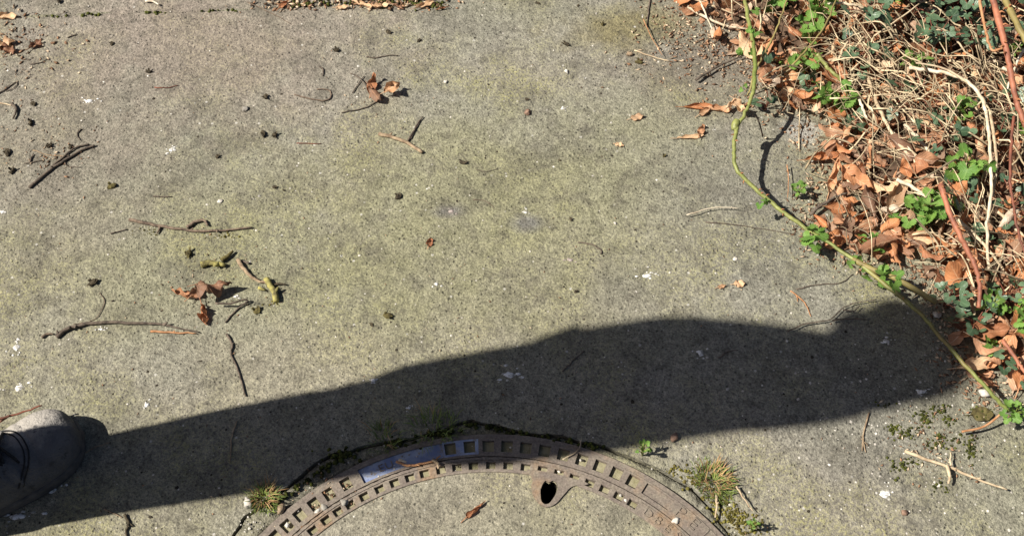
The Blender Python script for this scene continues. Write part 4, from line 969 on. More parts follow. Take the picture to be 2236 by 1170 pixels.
def plant(label, cx, cy, size, n, name='seedling', cat='seedling', meshes=None, mstem=None, h=.03, group=None, tilt=.35, spread=1.0):
    meshes = meshes or GL; q = PG(cx, cy)
    ro = empty(name, q); tag(ro, label, cat, group)
    base = size / 1500 / 2
    for i in range(n):
        a = 6.28 * i / n + rng.uniform(-.5, .5); rad = base * rng.uniform(.15, 1.0) * spread
        hh = h * rng.uniform(.45, 1.1)
        tip = Vector((rad * math.cos(a), rad * math.sin(a), hh))
        mb = MB(); o_ = Vector(q); tube(mb, catmull([o_, o_ + Vector((tip.x * .3, tip.y * .3, hh * .7)), o_ + tip], 3), .0009, 4); mb.build('leaf_stalk', mstem or M['bramble'], parent=ro)
        sc = rng.uniform(.42, .78) if name == 'ivy' else base / .022 * rng.uniform(.36, .6)
        link_mesh('leaf', rng.choice(meshes), tip, (rng.gauss(0, tilt), rng.gauss(-.1, tilt), a), sc, ro)
    return ro
sp = [(1688, 28, 80, 7, 'bright green sprout beside the top of the upright bramble'), (1782, 42, 85, 8, 'large bright green sprout at the top of the litter, upper of two'), (1768, 92, 80, 8, 'bright green sprout directly below the large top one'), (1755, 165, 75, 6, 'bright green sprout right of the upright bramble, above the shadowed stem'), (1718, 160, 45, 4, 'small green sprout between the bramble and the leafy sprout'),
      (1842, 248, 80, 6, 'broad-leaved green seedling right of the bramble shadow, right of two'), (1792, 238, 72, 5, 'broad-leaved green seedling right of the bramble shadow, left of two'), (2095, 392, 95, 7, 'fresh green rosette at the top of the bending red cane'), (2030, 470, 90, 6, 'fresh green rosette left of the red cane, right half of a pair'), (1982, 488, 85, 7, 'fresh green rosette in the orange leaves, left half of a pair'),
      (1741, 432, 42, 4, 'small green sprout at the slab edge by the orange twig'), (1900, 545, 55, 5, 'dark green sprout just behind the main bramble stem'), (2085, 266, 60, 5, 'green sprout left of the thick cream stalk'), (2140, 84, 48, 5, 'yellow-green sprout beside the thin orange cane'), (2060, 100, 50, 5, 'yellow-green sprout under the arched pale stalk'),
      (1985, 160, 60, 6, 'grassy green sprout at the start of the cream stalk'), (2205, 125, 42, 4, 'tiny green sprout on the thick red cane'), (2150, 690, 60, 5, 'green sprout in the shade below the red cane'), (2215, 735, 65, 5, 'green sprout in the shade at the right edge'), (2150, 775, 55, 5, 'yellow-green sprout at the bramble end by the litter tip'),
      (2215, 690, 50, 4, 'small green sprout at the right edge in the shade'), (2208, 912, 46, 6, 'green sprout at the lower end of the main bramble'), (1402, 994, 28, 5, 'tiny green seedling right of the frame at the shadow edge'), (1950, 12, 60, 6, 'green sprout at the top edge in front of the ivy'), (2225, 300, 45, 4, 'yellow-green sprout at the right edge by the dark red cane'), (1640, 1160, 26, 4, 'bright green seedling at the bottom of the moss strip')]
for cx, cy, size, n, lab in sp: plant(lab, cx, cy, size * .95, n + 5, tilt=.55, h=.045 if size > 55 else .03)
iv = [(1985, 40, 150, 13, 'dark ivy clump at the top, left of the arched stalk'), (2080, 30, 160, 14, 'dark ivy clump at the top in the middle'), (2120, 110, 130, 11, 'dark ivy clump below the orange cane'), (2030, 120, 110, 9, 'dark ivy clump in the gap under the arched stalk'), (2200, 40, 130, 9, 'dark ivy in the top right corner'), (1900, 70, 150, 9, 'small ivy clump left of the thin straight stalk'),
      (2060, 320, 170, 9, 'blue-green ivy in the litter above the green rosette'), (2000, 225, 190, 10, 'sparse ivy in the middle of the litter'), (2190, 260, 170, 9, 'ivy beside the cream stalk at the right'), (2080, 440, 80, 5, 'dark ivy beneath the fresh green rosette'), (2205, 460, 120, 6, 'ivy at the right edge mid height'), (2130, 545, 70, 5, 'ivy between the red cane and the cream stalk'),
      (2060, 668, 90, 6, 'deep green ivy in the shade at the end of the side stem'), (2120, 720, 110, 8, 'deep green ivy in the head shadow'), (2190, 660, 90, 6, 'ivy in the shade right of the red cane'), (1668, 152, 50, 2, 'round dark ivy leaves beside the upright bramble'), (1672, 238, 50, 3, 'dark ivy leaves on the slab edge by the bramble'), (1860, 150, 150, 7, 'ivy leaves below the forked grey stalk'), (1760, 212, 60, 4, 'blue-green ivy leaves under the bramble shadow'), (1860, 290, 55, 4, 'ivy leaves below the broad-leaved seedlings'), (2225, 830, 60, 4, 'ivy at the right edge above the pavement corner'), (2185, 800, 50, 3, 'ivy leaves beside the litter tip')]
for cx, cy, size, n, lab in iv: plant(lab, cx, cy, size, int(n * (2.4 if cy < 125 and cx > 1950 else 1.5)), 'ivy', 'ivy', IV, M['darkred'], .075 if cy < 150 else .04, tilt=.45, spread=1.15)

# main bramble, lying across the edge of the slab
mp = [(1622, -30, .095), (1630, 20, .093), (1640, 70, .092), (1648, 130, .09), (1645, 195, .085), (1628, 245, .075), (1610, 278, .066), (1603, 322, .062), (1608, 368, .055), (1648, 410, .046), (1705, 458, .038), (1770, 505, .034), (1850, 556, .034), (1928, 618, .042), (2005, 680, .05), (2062, 745, .05), (2122, 812, .046), (2165, 858, .04), (2203, 898, .03)]
br, bp = stem('bramble', '', mp, 12, M['bramble'], 'bramble', 22, taper=.85)
br['label'] = 'long green bramble stem trailing over the slab edge with young leaf buds'
for (sp_, sw, sm) in (([(1862, 566, .036), (1905, 588, .04), (1960, 610, .045), (2045, 660, .045)], 13, M['olive']), ([(1646, 150, .088), (1640, 190, .07), (1632, 210, .06)], 5, M['olive']), ([(2195, 895, .03), (2150, 930, .015), (2100, 942, .012)], 5, M['orange_stem']), ([(1650, 250, .06), (1660, 275, .04), (1665, 298, .01)], 4, M['bark'])):
    mb = MB(); q = catmull([P(*x) for x in sp_], 6); tube(mb, q, jitter_r(sw / 3000, sw / 3200, 5), 7); mb.build('side_stem', sm, parent=br)
for (x, y, h, size, n) in ((1625, 110, .085, 40, 4), (1652, 70, .09, 40, 4), (1625, 195, .08, 30, 3), (1775, 515, .036, 62, 7), (1873, 590, .03, 55, 5), (1945, 608, .045, 62, 6), (1660, 440, .04, 32, 4), (2200, 905, .03, 42, 6), (1640, 20, .09, 36, 4)):
    q = P(x, y, h)
    for i in range(n):
        a = rng.uniform(0, 6.28); off = Vector((math.cos(a), math.sin(a), rng.uniform(-.2, .8))) * size / 3000 * rng.uniform(.3, .9)
        o = link_mesh('leaf', rng.choice(GL), q + off - Vector(br['_o']), (rng.gauss(0, .6), rng.gauss(0, .6), a), size / 3000 / .022 * rng.uniform(.42, .72), br)
# swollen node at the bend
mb = MB(); tube(mb, catmull([P(1610, 262, .070), P(1606, 272, .067), P(1604, 284, .064)], 4), lambda t_: .0048 + .0016 * math.sin(math.pi * t_), 8); mb.build('node', M['bramble'], parent=br)

# ------------------------------------------------------------------ grass tufts and moss
def blades(mb, cx, cy, n, rad, hmin, hmax, lean=.6, wd=.00065, seed=0):
    r_ = random.Random(seed); q = PG(cx, cy)
    for k in range(n):
        a = r_.uniform(0, 6.28); rr = rad * math.sqrt(r_.random()); h = r_.uniform(hmin, hmax)
        b0 = q + Vector((rr * math.cos(a), rr * math.sin(a), -.001)); a2 = a + r_.gauss(0, .7); d = Vector((math.cos(a2), math.sin(a2), 0)); l = h * r_.uniform(.2, lean * 2)
        sd = Vector((-d.y, d.x, 0)) * wd * r_.uniform(.6, 1.2)
        p1 = b0 + d * l * .35 + Vector((0, 0, h * .65)); p2 = b0 + d * l + Vector((0, 0, h * r_.uniform(.7, 1)))
        mb.add([b0 - sd, b0 + sd, p1 + sd * .8, p1 - sd * .8, p2], [(0, 1, 2, 3), (3, 2, 4)])
def tuft(label, cx, cy, n, rad, hmin, hmax, nd_, seed, extra=()):
    ro = empty('grass_tuft', PG(cx, cy)); tag(ro, label, 'grass tuft')
    mb = MB(); blades(mb, cx, cy, n, rad, hmin, hmax, seed=seed)
    for (ex, ey, en, er) in extra: blades(mb, ex, ey, en, er, hmin * .6, hmax * .7, seed=seed + ex)
    o = mb.build('green_blades', M['grass'], parent=ro)
    mb = MB(); blades(mb, cx - 4, cy - 8, nd_, rad * .8, hmin, hmax * 1.45, .6, .0007, seed + 9); mb.build('dry_blades', M['drygrass'], parent=ro)
tuft('grass tuft with brown dry blades left of the manhole', 582, 1092, 300, .017, .004, .017, 90, 1)
tuft('bushy grass tuft right of the manhole frame', 1560, 1052, 430, .026, .003, .015, 150, 2, [(1535, 1030, 90, .02), (1575, 1085, 90, .014)])
tuft('sparse grass tuft in the shadow above the broken mortar corner', 945, 935, 130, .030, .006, .022, 12, 3, [(985, 938, 60, .02)])
tuft('sparse grass tuft in the shadow above the blue paint', 838, 960, 90, .022, .006, .018, 16, 4)
def moss(name_label, spots, m_, seed, lo=.0025, hi=.006, thin=1.0):
    mb = MB(); r_ = random.Random(seed)
    for (cx, cy, sx, sy, n) in spots:
        for k in range(int(n * thin)):
            px, py = r_.gauss(cx, sx), r_.gauss(cy, sy); q = PG(px, py); s = r_.uniform(lo, hi); hgt = r_.uniform(.4, 1.0) * s * math.exp(-((px - cx) / (sx * 2 + 1)) ** 2)
            K = 5; ph = r_.uniform(0, 6)
            vs = [q + Vector((s * .7 * math.cos(ph + 6.28 * i / K) * r_.uniform(.6, 1.2), s * .7 * math.sin(ph + 6.28 * i / K) * r_.uniform(.6, 1.2), -.001)) for i in range(K)]
            vs += [q + Vector((s * .45 * math.cos(ph + .5 + 6.28 * i / K), s * .45 * math.sin(ph + .5 + 6.28 * i / K), hgt * r_.uniform(.5, .9))) for i in range(K)] + [q + Vector((0, 0, hgt))]
            mb.add(vs, [(i, (i + 1) % K, K + (i + 1) % K, K + i) for i in range(K)] + [(K + i, K + (i + 1) % K, 2 * K) for i in range(K)])
    o = mb.build('moss', m_, mb.v[0]); tag(o, name_label, 'moss', kind='stuff'); return o
jm = [(x, y, sx, sy, n) for x, y, sx, sy, n in ((640, 8, 10, 4, 14), (668, 10, 9, 4, 16), (705, 6, 10, 3, 9), (770, 4, 12, 3, 16), (842, 4, 14, 5, 34), (870, 8, 9, 5, 16), (905, 8, 14, 6, 34), (955, 14, 9, 4, 18))] + [(x, 40 - x * .034, sx, 1.5, n) for x, sx, n in ((120, 12, 4), (150, 6, 3), (195, 18, 9), (330, 22, 9), (350, 10, 5), (470, 14, 7), (505, 8, 4))]
moss('dark moss growing in the joint along the top edge', jm, M['moss'], 1)
moss('black-green moss cushions on the slab at the lower right', [(2022, 916, 9, 8, 46), (1948, 934, 8, 7, 36), (2073, 918, 10, 7, 30), (1985, 945, 14, 7, 44), (2050, 965, 18, 10, 60), (2120, 980, 10, 12, 60), (2060, 890, 14, 5, 30), (2010, 905, 18, 4, 20), (1960, 1020, 20, 12, 34), (2052, 1066, 8, 4, 16), (1990, 1008, 12, 5, 16), (1930, 880, 14, 4, 14), (2140, 905, 16, 9, 40), (2100, 955, 20, 6, 20)], M['moss'], 2, .0018, .0045, .8)
moss('brown-green moss strip along the right of the manhole frame', [(1570, 1090, 18, 12, 80), (1600, 1125, 22, 12, 120), (1630, 1150, 20, 14, 110), (1480, 1026, 14, 6, 30), (1520, 1050, 12, 8, 40)], M['yellowmoss'], 3, .0016, .0045)
moss('dark moss in the crack round the mortar collar', [(1030 + 30 * k, 926 + 5.5 * k, 11, 2, 6) for k in range(10)] + [(760 - 22 * k, 990 + 15 * k, 9, 4, 8) for k in range(8)] + [(740, 992, 22, 9, 34), (870, 965, 22, 5, 18), (960, 945, 26, 5, 30)], M['moss'], 4)
moss('yellow algae crumbs on the slab under the brown twig', [(325, 505, 16, 5, 26), (500, 515, 22, 4, 24), (590, 660, 16, 6, 10)], M['yellowmoss'], 5, .0012, .003)

# ------------------------------------------------------------------ small things on the slab
def husk_mesh(seed, m_):
    r_ = random.Random(seed); mb = MB(); bm = bmesh.new(); bmesh.ops.create_icosphere(bm, subdivisions=2, radius=.005)
    mb.add([Vector((v.co.x * 1.25, v.co.y * .9, max(0, v.co.z * .75 + .002))) * (1 + .35 * noise.noise(v.co * 320 + Vector((seed, 0, 0)))) for v in bm.verts], [tuple(v.index for v in f.verts) for f in bm.faces]); bm.free()
    for k in range(r_.choice([2, 3, 4, 5])):      # stiff scales sticking out
        a = r_.uniform(0, 6.28); d = Vector((math.cos(a), math.sin(a), r_.uniform(.1, 1.1))).normalized(); s = d.cross(Vector((0, 0, 1))).normalized() * .0022
        b0 = d * .003 + Vector((0, 0, .0015)); l = r_.uniform(.006, .0115); t_ = d * l + Vector((0, 0, .002)); md = b0.lerp(t_, .55) + Vector((0, 0, .0012))
        mb.add([b0 - s * .6, b0 + s * .6, md + s, md - s, t_, b0 + Vector((0, 0, .0012))], [(0, 1, 2, 3), (3, 2, 4), (0, 3, 5), (1, 2, 5)])
    return mb.mesh('husk', m_, smooth_=False)
HM = [husk_mesh(s, M['husk']) for s in range(6)]; HO = [husk_mesh(s, M['husk_olive']) for s in range(10, 13)]
hk = [(735, 111, 1, 0, 'black scaly bud husk upper left of the wavy twig'), (848, 72, .85, 0, 'small black bud husk above the wavy twig'), (915, 90, .9, 0, 'black bud husk at the top, right of the small one'), (1237, 98, .95, 0, 'black bud husk alone at the top right of the slab'), (245, 97, .85, 0, 'black bud husk near the top left corner'), (325, 158, .8, 0, 'black bud husk above the tiny reddish twig at upper left'), (580, 213, 1, 0, 'black bud husk left of the hooked twig'),
      (68, 270, 1.1, 0, 'flat black bud husk right of the left-edge pale twig'), (575, 294, 1.2, 0, 'left half of the wide double black husk'), (600, 297, 1.1, 0, 'right half of the wide double black husk'), (18, 335, 1.25, 0, 'big black husk at the left edge above the forked twig'), (28, 375, 1.1, 0, 'flat black husk at the left edge beside the forked twig'), (245, 408, 1.1, 1, 'olive bud husk above the long brown twig'), (475, 343, .8, 0, 'narrow black husk in the left middle'), (600, 410, .8, 0, 'small dark husk below the wide double husk'),
      (1010, 356, 1, 0, 'black bud husk right of the tan twig'), (870, 431, 1.25, 0, 'large three-pointed black husk above the slab centre'), (412, 554, 1.2, 1, 'dark olive husk under the long brown twig'), (205, 617, 1.35, 0, 'fluffy dark husk above the arched twig'), (562, 679, 1.2, 1, 'olive husk below the curved mossy twig'), (1222, 351, .5, 0, 'tiny black husk right of the slab centre'), (848, 690, 1.2, 1, 'brown-olive husk low in the slab centre'), (812, 709, .6, 0, 'tiny dark husk beside the brown-olive one'),
      (1246, 480, .55, 0, 'tiny black husk near the grey patch'), (1395, 138, 1, 1, 'dark husk below the fine pale straw'), (1450, 342, .6, 1, 'tiny olive husk left of the bramble bend'), (1258, 637, .5, 0, 'tiny reddish black husk low right of centre'), (1175, 8, .7, 0, 'small black husk at the top edge'), (1262, 13, .6, 0, 'small dark husk at the top edge, right one'), (1315, 55, .8, 1, 'olive crumbly husk near the top right joint'), (108, 320, .9, 0, 'dark bud husk just above the forked twig, left'), (155, 322, .9, 0, 'dark bud husk touching the forked twig'), (73, 228, .9, 0, 'dark husk above the flat one near the left edge'), (72, 96, .9, 0, 'dark husk among the top left leaf scraps'), (130, 4, .9, 0, 'dark husk at the top left edge of the frame'), (620, 416, .35, 0, 'speck-sized dark husk right of the small dark one'), (1150, 218, .5, 0, 'flat dark husk above the brown-footed pebble'), (455, 1000 - 340, .3, 0, 'speck-sized husk beside the dry leaf cluster')]
for i, (x, y, s, k, lab) in enumerate(hk):
    q = PG(x, y); o = link_mesh('bud_husk', (HO if k else HM)[i % (3 if k else 6)], q, (0, 0, rng.uniform(0, 6.28)), s * .98); o.scale = (s * rng.uniform(.7, 1.15), s * rng.uniform(.55, 1.0), s * rng.uniform(.55, 1.0)); tag(o, lab, 'bud husk')

def splat(label, cx, cy, rx, ry, seed, m_, n=5, name='bird_dropping', cat='bird dropping', ang=0.0):
    r_ = random.Random(seed); mb = MB(); q0 = PG(cx, cy)
    lst = [(0, 0, 1.0)] + [(r_.gauss(0, .75), r_.gauss(0, .75), r_.uniform(.12, .5)) for _ in range(n)]
    ca, sa = math.cos(ang), math.sin(ang)
    for (ox, oy, s) in lst:
        K = 14; ph = r_.uniform(0, 9); c_ = Vector((ox * rx, oy * ry, 0))
        ring = lambda f_, z: [q0 + Vector((ca * (c_.x + rx * .55 * s * f_ * math.cos(6.283 * i / K) * (1 + .6 * noise.noise(Vector((math.cos(6.283 * i / K) * 1.6 + ph, math.sin(6.283 * i / K) * 1.6, seed))))) - sa * (c_.y + ry * .55 * s * f_ * math.sin(6.283 * i / K)), sa * (c_.x + rx * .55 * s * f_ * math.cos(6.283 * i / K)) + ca * (c_.y + ry * .55 * s * f_ * math.sin(6.283 * i / K) * (1 + .6 * noise.noise(Vector((math.cos(6.283 * i / K) * 2 + ph, math.sin(6.283 * i / K) * 2, seed + 4))))), z)) for i in range(K)]
        vs = ring(1, -.0002) + ring(.75, .0006 + .0007 * s) + [q0 + Vector((ca * c_.x - sa * c_.y, sa * c_.x + ca * c_.y, .0008 + .0012 * s))]
        mb.add(vs, [(i, (i + 1) % K, K + (i + 1) % K, K + i) for i in range(K)] + [(K + i, K + (i + 1) % K, 2 * K) for i in range(K)])
    o = mb.build(name, m_, q0); tag(o, label, cat); return o
dr = [(36, 758, 12, 9, 'white dried dropping near the left edge, upper of two above the boot'), (42, 846, 16, 8, 'white dried dropping near the left edge, just above the boot'), (195, 221, 14, 7, 'pale bluish dropping in the upper left of the slab'), (1412, 602, 16, 7, 'bright white dropping right of the slab centre'), (953, 620, 8, 6, 'small white dropping low in the slab centre'), (1112, 818, 20, 10, 'bluish white dropping inside the shadow near the hip'), (1530, 769, 12, 8, 'bluish white dropping inside the chest of the shadow'), (1935, 745, 12, 7, 'faint white dropping inside the head of the shadow'), (1931, 1079, 16, 10, 'bright white dropping at the lower right'), (816, 830, 11, 6, 'white dropping touching the upper shadow edge'), (321, 884, 9, 7, 'small white dropping above the shadow, right of the boot'), (38, 1127, 22, 9, 'large white dropping at the bottom left below the boot'), (112, 1068, 16, 12, 'long pale dropping beside the boot sole'), (1230, 238, 10, 4, 'small white smear near the top right of the slab'), (2012, 855, 16, 6, 'bluish dropping at the lower edge of the head shadow'), (1147, 463, 10, 4, 'small white smear right of the grey patch'), (6, 463, 10, 4, 'white smear at the left edge, mid height'), (222, 719, 8, 4, 'small bluish dropping under the arched twig'), (376, 327, 14, 7, 'faint pale smear right of the forked twig'), (893, 890, 6, 5, 'tiny white dropping inside the shadow of the thigh'), (515, 648, 7, 4, 'small pale smear right of the dry leaf cluster')]
for i, (x, y, rx, ry, lab) in enumerate(dr): splat(lab, x, y, rx / 1300, ry / 1120, i, M['dropping'], 9)
splat('faded grey patch with a pinkish centre in the slab middle', 985, 462, 12 / 1500, 7 / 1300, 60, M['pink_dropping'], 5)
splat('faded pinkish dropping right of the slab centre', 1245, 568, 14 / 1500, 6 / 1300, 61, M['pink_dropping'], 6)

def pebble(label, x, y, r, m_, seed, fl=.7, name='pebble'):
    bm = bmesh.new(); bmesh.ops.create_icosphere(bm, subdivisions=2, radius=r); q = PG(x, y)
    for v in bm.verts: v.co = Vector((v.co.x * 1.25, v.co.y, v.co.z * fl)) * (.78 + .55 * noise.noise(v.co / r * 1.3 + Vector((seed, 0, 0))))
    mz = min(v.co.z for v in bm.verts)
    for v in bm.verts: v.co.z -= mz + r * .12
    o = bm_obj(bm, name, m_, None, q, True); o.rotation_euler.z = seed; tag(o, label, name); return o
pebble('pale round pebble with a brown foot, upper right of the slab', 1152, 248, .0058, M['brownstone'], 1)
pebble('round white pebble at the top right of the slab', 1237, 158, .0042, M['stone'], 2)
pebble('white stone under the end of the bramble stem', 2148, 860, .0080, M['stone'], 3)
pebble('brown stone on the lower shadow edge right of the manhole', 1472, 956, .0068, M['brownstone'], 4)
pebble('white stone beside the grass tuft left of the manhole', 543, 1099, .0075, M['stone'], 5)
pebble('small tan pebble at the bottom right', 1975, 1119, .0048, M['brownstone'], 6)
pebble('cream stone lodged beside the letters on the frame', 1476, 1137, .0060, M['stone'], 7)
pebble('white grain on the cover rim before the letters', 1366, 1094, .0030, M['stone'], 8)
pebble('pale lump of mortar on the left of the frame, upper', 752, 1098, .0060, M['greystone'], 9, name='mortar_lump')
pebble('white mortar crumb on the left of the frame, middle', 693, 1117, .0042, M['stone'], 10, name='mortar_lump')
pebble('white mortar crumb on the left of the frame, lower', 628, 1147, .0038, M['stone'], 11, name='mortar_lump')
pebble('grey mortar lump on the seam left of the blue paint', 708, 1108, .0055, M['greystone'], 12, name='mortar_lump')
pebble('rusty orange lump on the left of the frame', 660, 1150, .0062, M['rustlump'], 13, .35, name='rust_lump')
pebble('pointed tan stone wedged beside the frame by the grass tuft', 614, 1112, .0075, M['tan'], 14, .9)
pebble('tiny white pebble right of the slab centre', 1343, 488, .0028, M['stone'], 15)
pebble('tiny cream pebble above the hooked husk at top', 973, 180, .0036, M['stone'], 16)
pebble('pale chip at the right of the slab centre', 1606, 565, .0040, M['stone'], 17, .3)
pebble('yellowish pebble beside the pale straw at top right', 1375, 120, .0055, M['tan'], 18)
pebble('small pale chip left of the husk near centre left', 481, 440, .0044, M['stone'], 19, .4)
pebble('pale pitted lump near the upper middle of the slab', 536, 240, .0058, M['greystone'], 20, .4)
pebble('tiny white pebble inside the head shadow', 1718, 745, .0024, M['stone'], 21)
pebble('white pebble in the litter between bramble and red cane', 2045, 690, .0070, M['stone'], 22)

# dead leaves lying free on the slab
def big_leaf(seed, Ln, wr, bend, roll, twist, wave, m_): return leaf_mesh('dead_leaf', m_, Ln, Ln * wr, bend, roll * 1.5, twist * 1.2, wave * 1.7, seed, 14, 7)
def cluster(label, base, leaves, stems):
    ro = empty('dead_leaf_cluster', PG(*base)); tag(ro, label, 'dead leaves')
    for (x, y, rz, seed, Ln, wr, be, ro_, tw_, wv, m_, rx, ry, z) in leaves:
        link_mesh('leaf', big_leaf(seed, Ln, wr, be, ro_, tw_, wv, m_), PG(x, y, z) - Vector(ro['_o']), (rx, ry, rz), 1, ro)
    for pts_, wpx, m_ in stems:
        mb = MB(); tube(mb, wobble(catmull([P(*p) if len(p) == 3 else PG(p[0], p[1], .002) for p in pts_], 5), .001, wpx), jitter_r(wpx / 3000, wpx / 4000, 3), 6); mb.build('stalk', m_, parent=ro)
cluster('crumpled rust brown leaf cluster with bent stalk, left of the slab', (440, 665), [(402, 648, 2.9, 201, .038, .5, 1.0, 1.2, .5, .12, M['rustleaf'], .3, 0, .003), (468, 650, .15, 202, .050, .60, .7, -1.6, .9, .2, M['rustleaf'], -.35, .1, .003), (448, 688, -1.25, 203, .038, .75, 1.4, 1.6, .8, .16, M['rustleaf'], .2, 0, .002), (432, 642, .8, 207, .034, .5, .8, 1.4, .5, .12, M['dryleaf'], .5, 0, .006)],
        [([(470, 662, .012), (505, 662, .01), (532, 654, .008), (540, 658, .006), (520, 675), (492, 705)], 5, M['bark'])])
cluster('two upright crumpled orange leaves with fine stalks, upper middle of the slab', (830, 215), [(812, 190, 1.4, 211, .040, .42, 1.2, 1.7, .9, .14, M['rustleaf'], .3, -.4, .004), (820, 212, -1.0, 212, .038, .5, .8, -1.5, .6, .12, M['rustleaf'], .2, 0, .002), (856, 201, .5, 213, .030, .8, .5, .8, .4, .15, M['paleleaf'], .5, -.3, .010)],
        [([(765, 162), (785, 172), (798, 186, .01)], 3, M['bark']), ([(770, 205), (785, 182), (795, 168)], 3, M['bark']), ([(825, 222), (800, 236), (760, 245), (745, 248)], 3, M['bark'])])
def dleaf(label, x, y, rz, seed, Ln, wr, be, ro_, tw_, wv, m_, rx=0, ry=0, z=.001, name='dead_leaf', cat='dead leaf'):
    o = link_mesh(name, big_leaf(seed, Ln, wr, be, ro_, tw_, wv, m_), PG(x, y, z), (rx, ry, rz)); tag(o, label, cat); return o
dleaf('long orange folded leaf lying left of the bramble bend, leftmost of three', 1522, 235, .05, 221, .050, .34, .5, 1.3, .3, .06, M['dryleaf'], .3)
dleaf('short pale curled leaf between two others left of the bramble bend', 1540, 246, .6, 222, .030, .5, .8, 1.7, .3, .08, M['paleleaf'])
dleaf('orange boat-shaped leaf left of the bramble bend', 1568, 242, -.1, 223, .044, .42, .7, 1.6, .3, .08, M['dryleaf'], -.2)
dleaf('pale crumpled leaf hooked on the bramble bend, upper half', 1592, 240, .9, 224, .036, .5, 2.2, 1.5, .8, .16, M['paleleaf'], z=.008)
dleaf('pale crumpled leaf hooked on the bramble bend, lower half', 1611, 250, -.9, 225, .040, .5, 2.4, 1.6, .9, .16, M['paleleaf'], z=.014)
dleaf('brown curled leaf scrap below the boat-shaped leaf', 1530, 290, 1.2, 226, .026, .5, 1.5, 1.8, 1, .15, M['rustleaf'])
dleaf('tan shrivelled leaf scrap with a thin stalk left of the bramble', 1505, 302, .15, 227, .044, .22, .5, 2, 1.2, .1, M['paleleaf'])
dleaf('small orange leaf scrap in the slab centre', 937, 531, 1.4, 228, .017, .7, .6, .8, .4, .1, M['dryleaf'], .4)
dleaf('small orange leaf scrap on the slab, right one of two', 1613, 622, .1, 229, .018, .7, .8, 1.2, .4, .1, M['paleleaf'])
dleaf('small orange leaf scrap on the slab, left one of two', 1575, 627, .3, 230, .014, .5, .8, 1.2, .4, .1, M['paleleaf'])
dleaf('rolled orange leaf lying on the concrete of the cover', 1038, 1114, .75, 231, .036, .38, .7, 2.1, .6, .1, M['rustleaf'])
dleaf('pale curled leaf at the top left edge', 12, 40, .1, 232, .040, .45, .5, 1.4, .4, .1, M['paleleaf'])
dleaf('cream leaf scrap below the pale curled leaf at the left edge', 10, 100, .3, 233, .036, .6, .7, 1.3, .4, .14, M['paleleaf'])
dleaf('rust leaf scrap at the left edge under the cream one', 15, 112, -.3, 234, .036, .5, .7, 1.3, .4, .14, M['rustleaf'])
dleaf('small rust leaf scrap right of the left-edge scraps', 78, 102, .8, 235, .026, .6, .7, 1.5, .4, .14, M['rustleaf'])
dleaf('olive dead leaf flat on the slab left of the bramble end', 2142, 906, .05, 236, .032, .7, .2, .4, .2, .05, M['husk_olive'])
dleaf('pale dry flake in the upper right slab', 1390, 259, .3, 237, .024, .5, .4, 1.0, .2, .1, M['paleleaf'])
dleaf('pale pink flake right of the slab centre', 1352, 318, -.3, 238, .014, .6, .4, .6, .2, .1, M['paleleaf'])
dleaf('brown leaf on the slab edge below the broad-leaved seedlings', 1790, 352, .2, 239, .058, .42, .6, 1.1, .5, .08, M['dryleaf'], .2, 0, .008)
dleaf('large folded orange leaf standing in the pile behind the bramble', 1945, 446, 1.05, 240, .072, .42, .4, .9, .2, .05, M['paleleaf'], .5, -.2, .022)
dleaf('large orange leaf standing upright in the upper litter', 2026, 218, 1.35, 241, .062, .48, .5, .7, .4, .06, M['dryleaf'], .3, -.5, .028)
dleaf('broad dark brown leaf cupped beside the green cut stem', 1798, 172, -.5, 242, .075, .58, .9, 1.1, .4, .08, M['rustleaf'], .2, .1, .02)
dleaf('tall orange leaf left of the dark wet stick', 1812, 400, 1.25, 243, .062, .4, .5, 1.3, .4, .08, M['dryleaf'], .3, -.3, .018)
dleaf('large tan leaf lying flat behind the main bramble stem', 2000, 538, .1, 244, .070, .42, .5, .7, .3, .08, M['paleleaf'], .2, 0, .016)
dleaf('large brown leaf in the shade below the bramble side stem', 2135, 742, .15, 245, .075, .5, .5, .8, .3, .1, M['rustleaf'], 0, 0, .018)
dleaf('large orange leaf under the red cane', 2100, 590, .9, 246, .070, .52, .6, .8, .4, .1, M['dryleaf'], .2, -.2, .018)
dleaf('orange leaf lying over the pile right of the bramble bend', 1858, 408, -.8, 247, .066, .45, .7, 1.2, .4, .1, M['dryleaf'], .2, 0, .022)
dleaf('bright orange leaf at the right edge below the short red cane', 2222, 825, 1.2, 248, .055, .5, .4, .7, .4, .1, M['dryleaf'], .2, -.3, .016)
dleaf('pale shredded leaf by the bramble where the litter ends', 2120, 806, .2, 249, .060, .42, .5, 1.1, .3, .12, M['paleleaf'], .1, 0, .010)

for i, (x, y, rz, Ln, m_, lab) in enumerate([(790, 14, -.4, .040, 'paleleaf', 'pale curled strip of leaf in the top joint, left one'), (830, 18, .2, .034, 'paleleaf', 'pale pinkish leaf scrap in the top joint beside the strip'), (925, 16, .5, .036, 'paleleaf', 'pale leaf scrap at the right of the top joint'), (620, 14, .9, .026, 'rustleaf', 'rust leaf scrap at the left of the top joint'), (748, 20, .1, .024, 'paleleaf', 'tiny pale leaf scrap below the top joint'), (870, 20, -.6, .024, 'rustleaf', 'brown leaf scrap in the middle of the top joint'), (968, 22, .3, .020, 'rustleaf', 'small brown scrap at the right end of the top joint')]):
    dleaf(lab, x, y, rz, 260 + i, Ln, .36, .7, 1.5, .6, .12, M[m_], rng.uniform(-.3, .3), 0, .003)
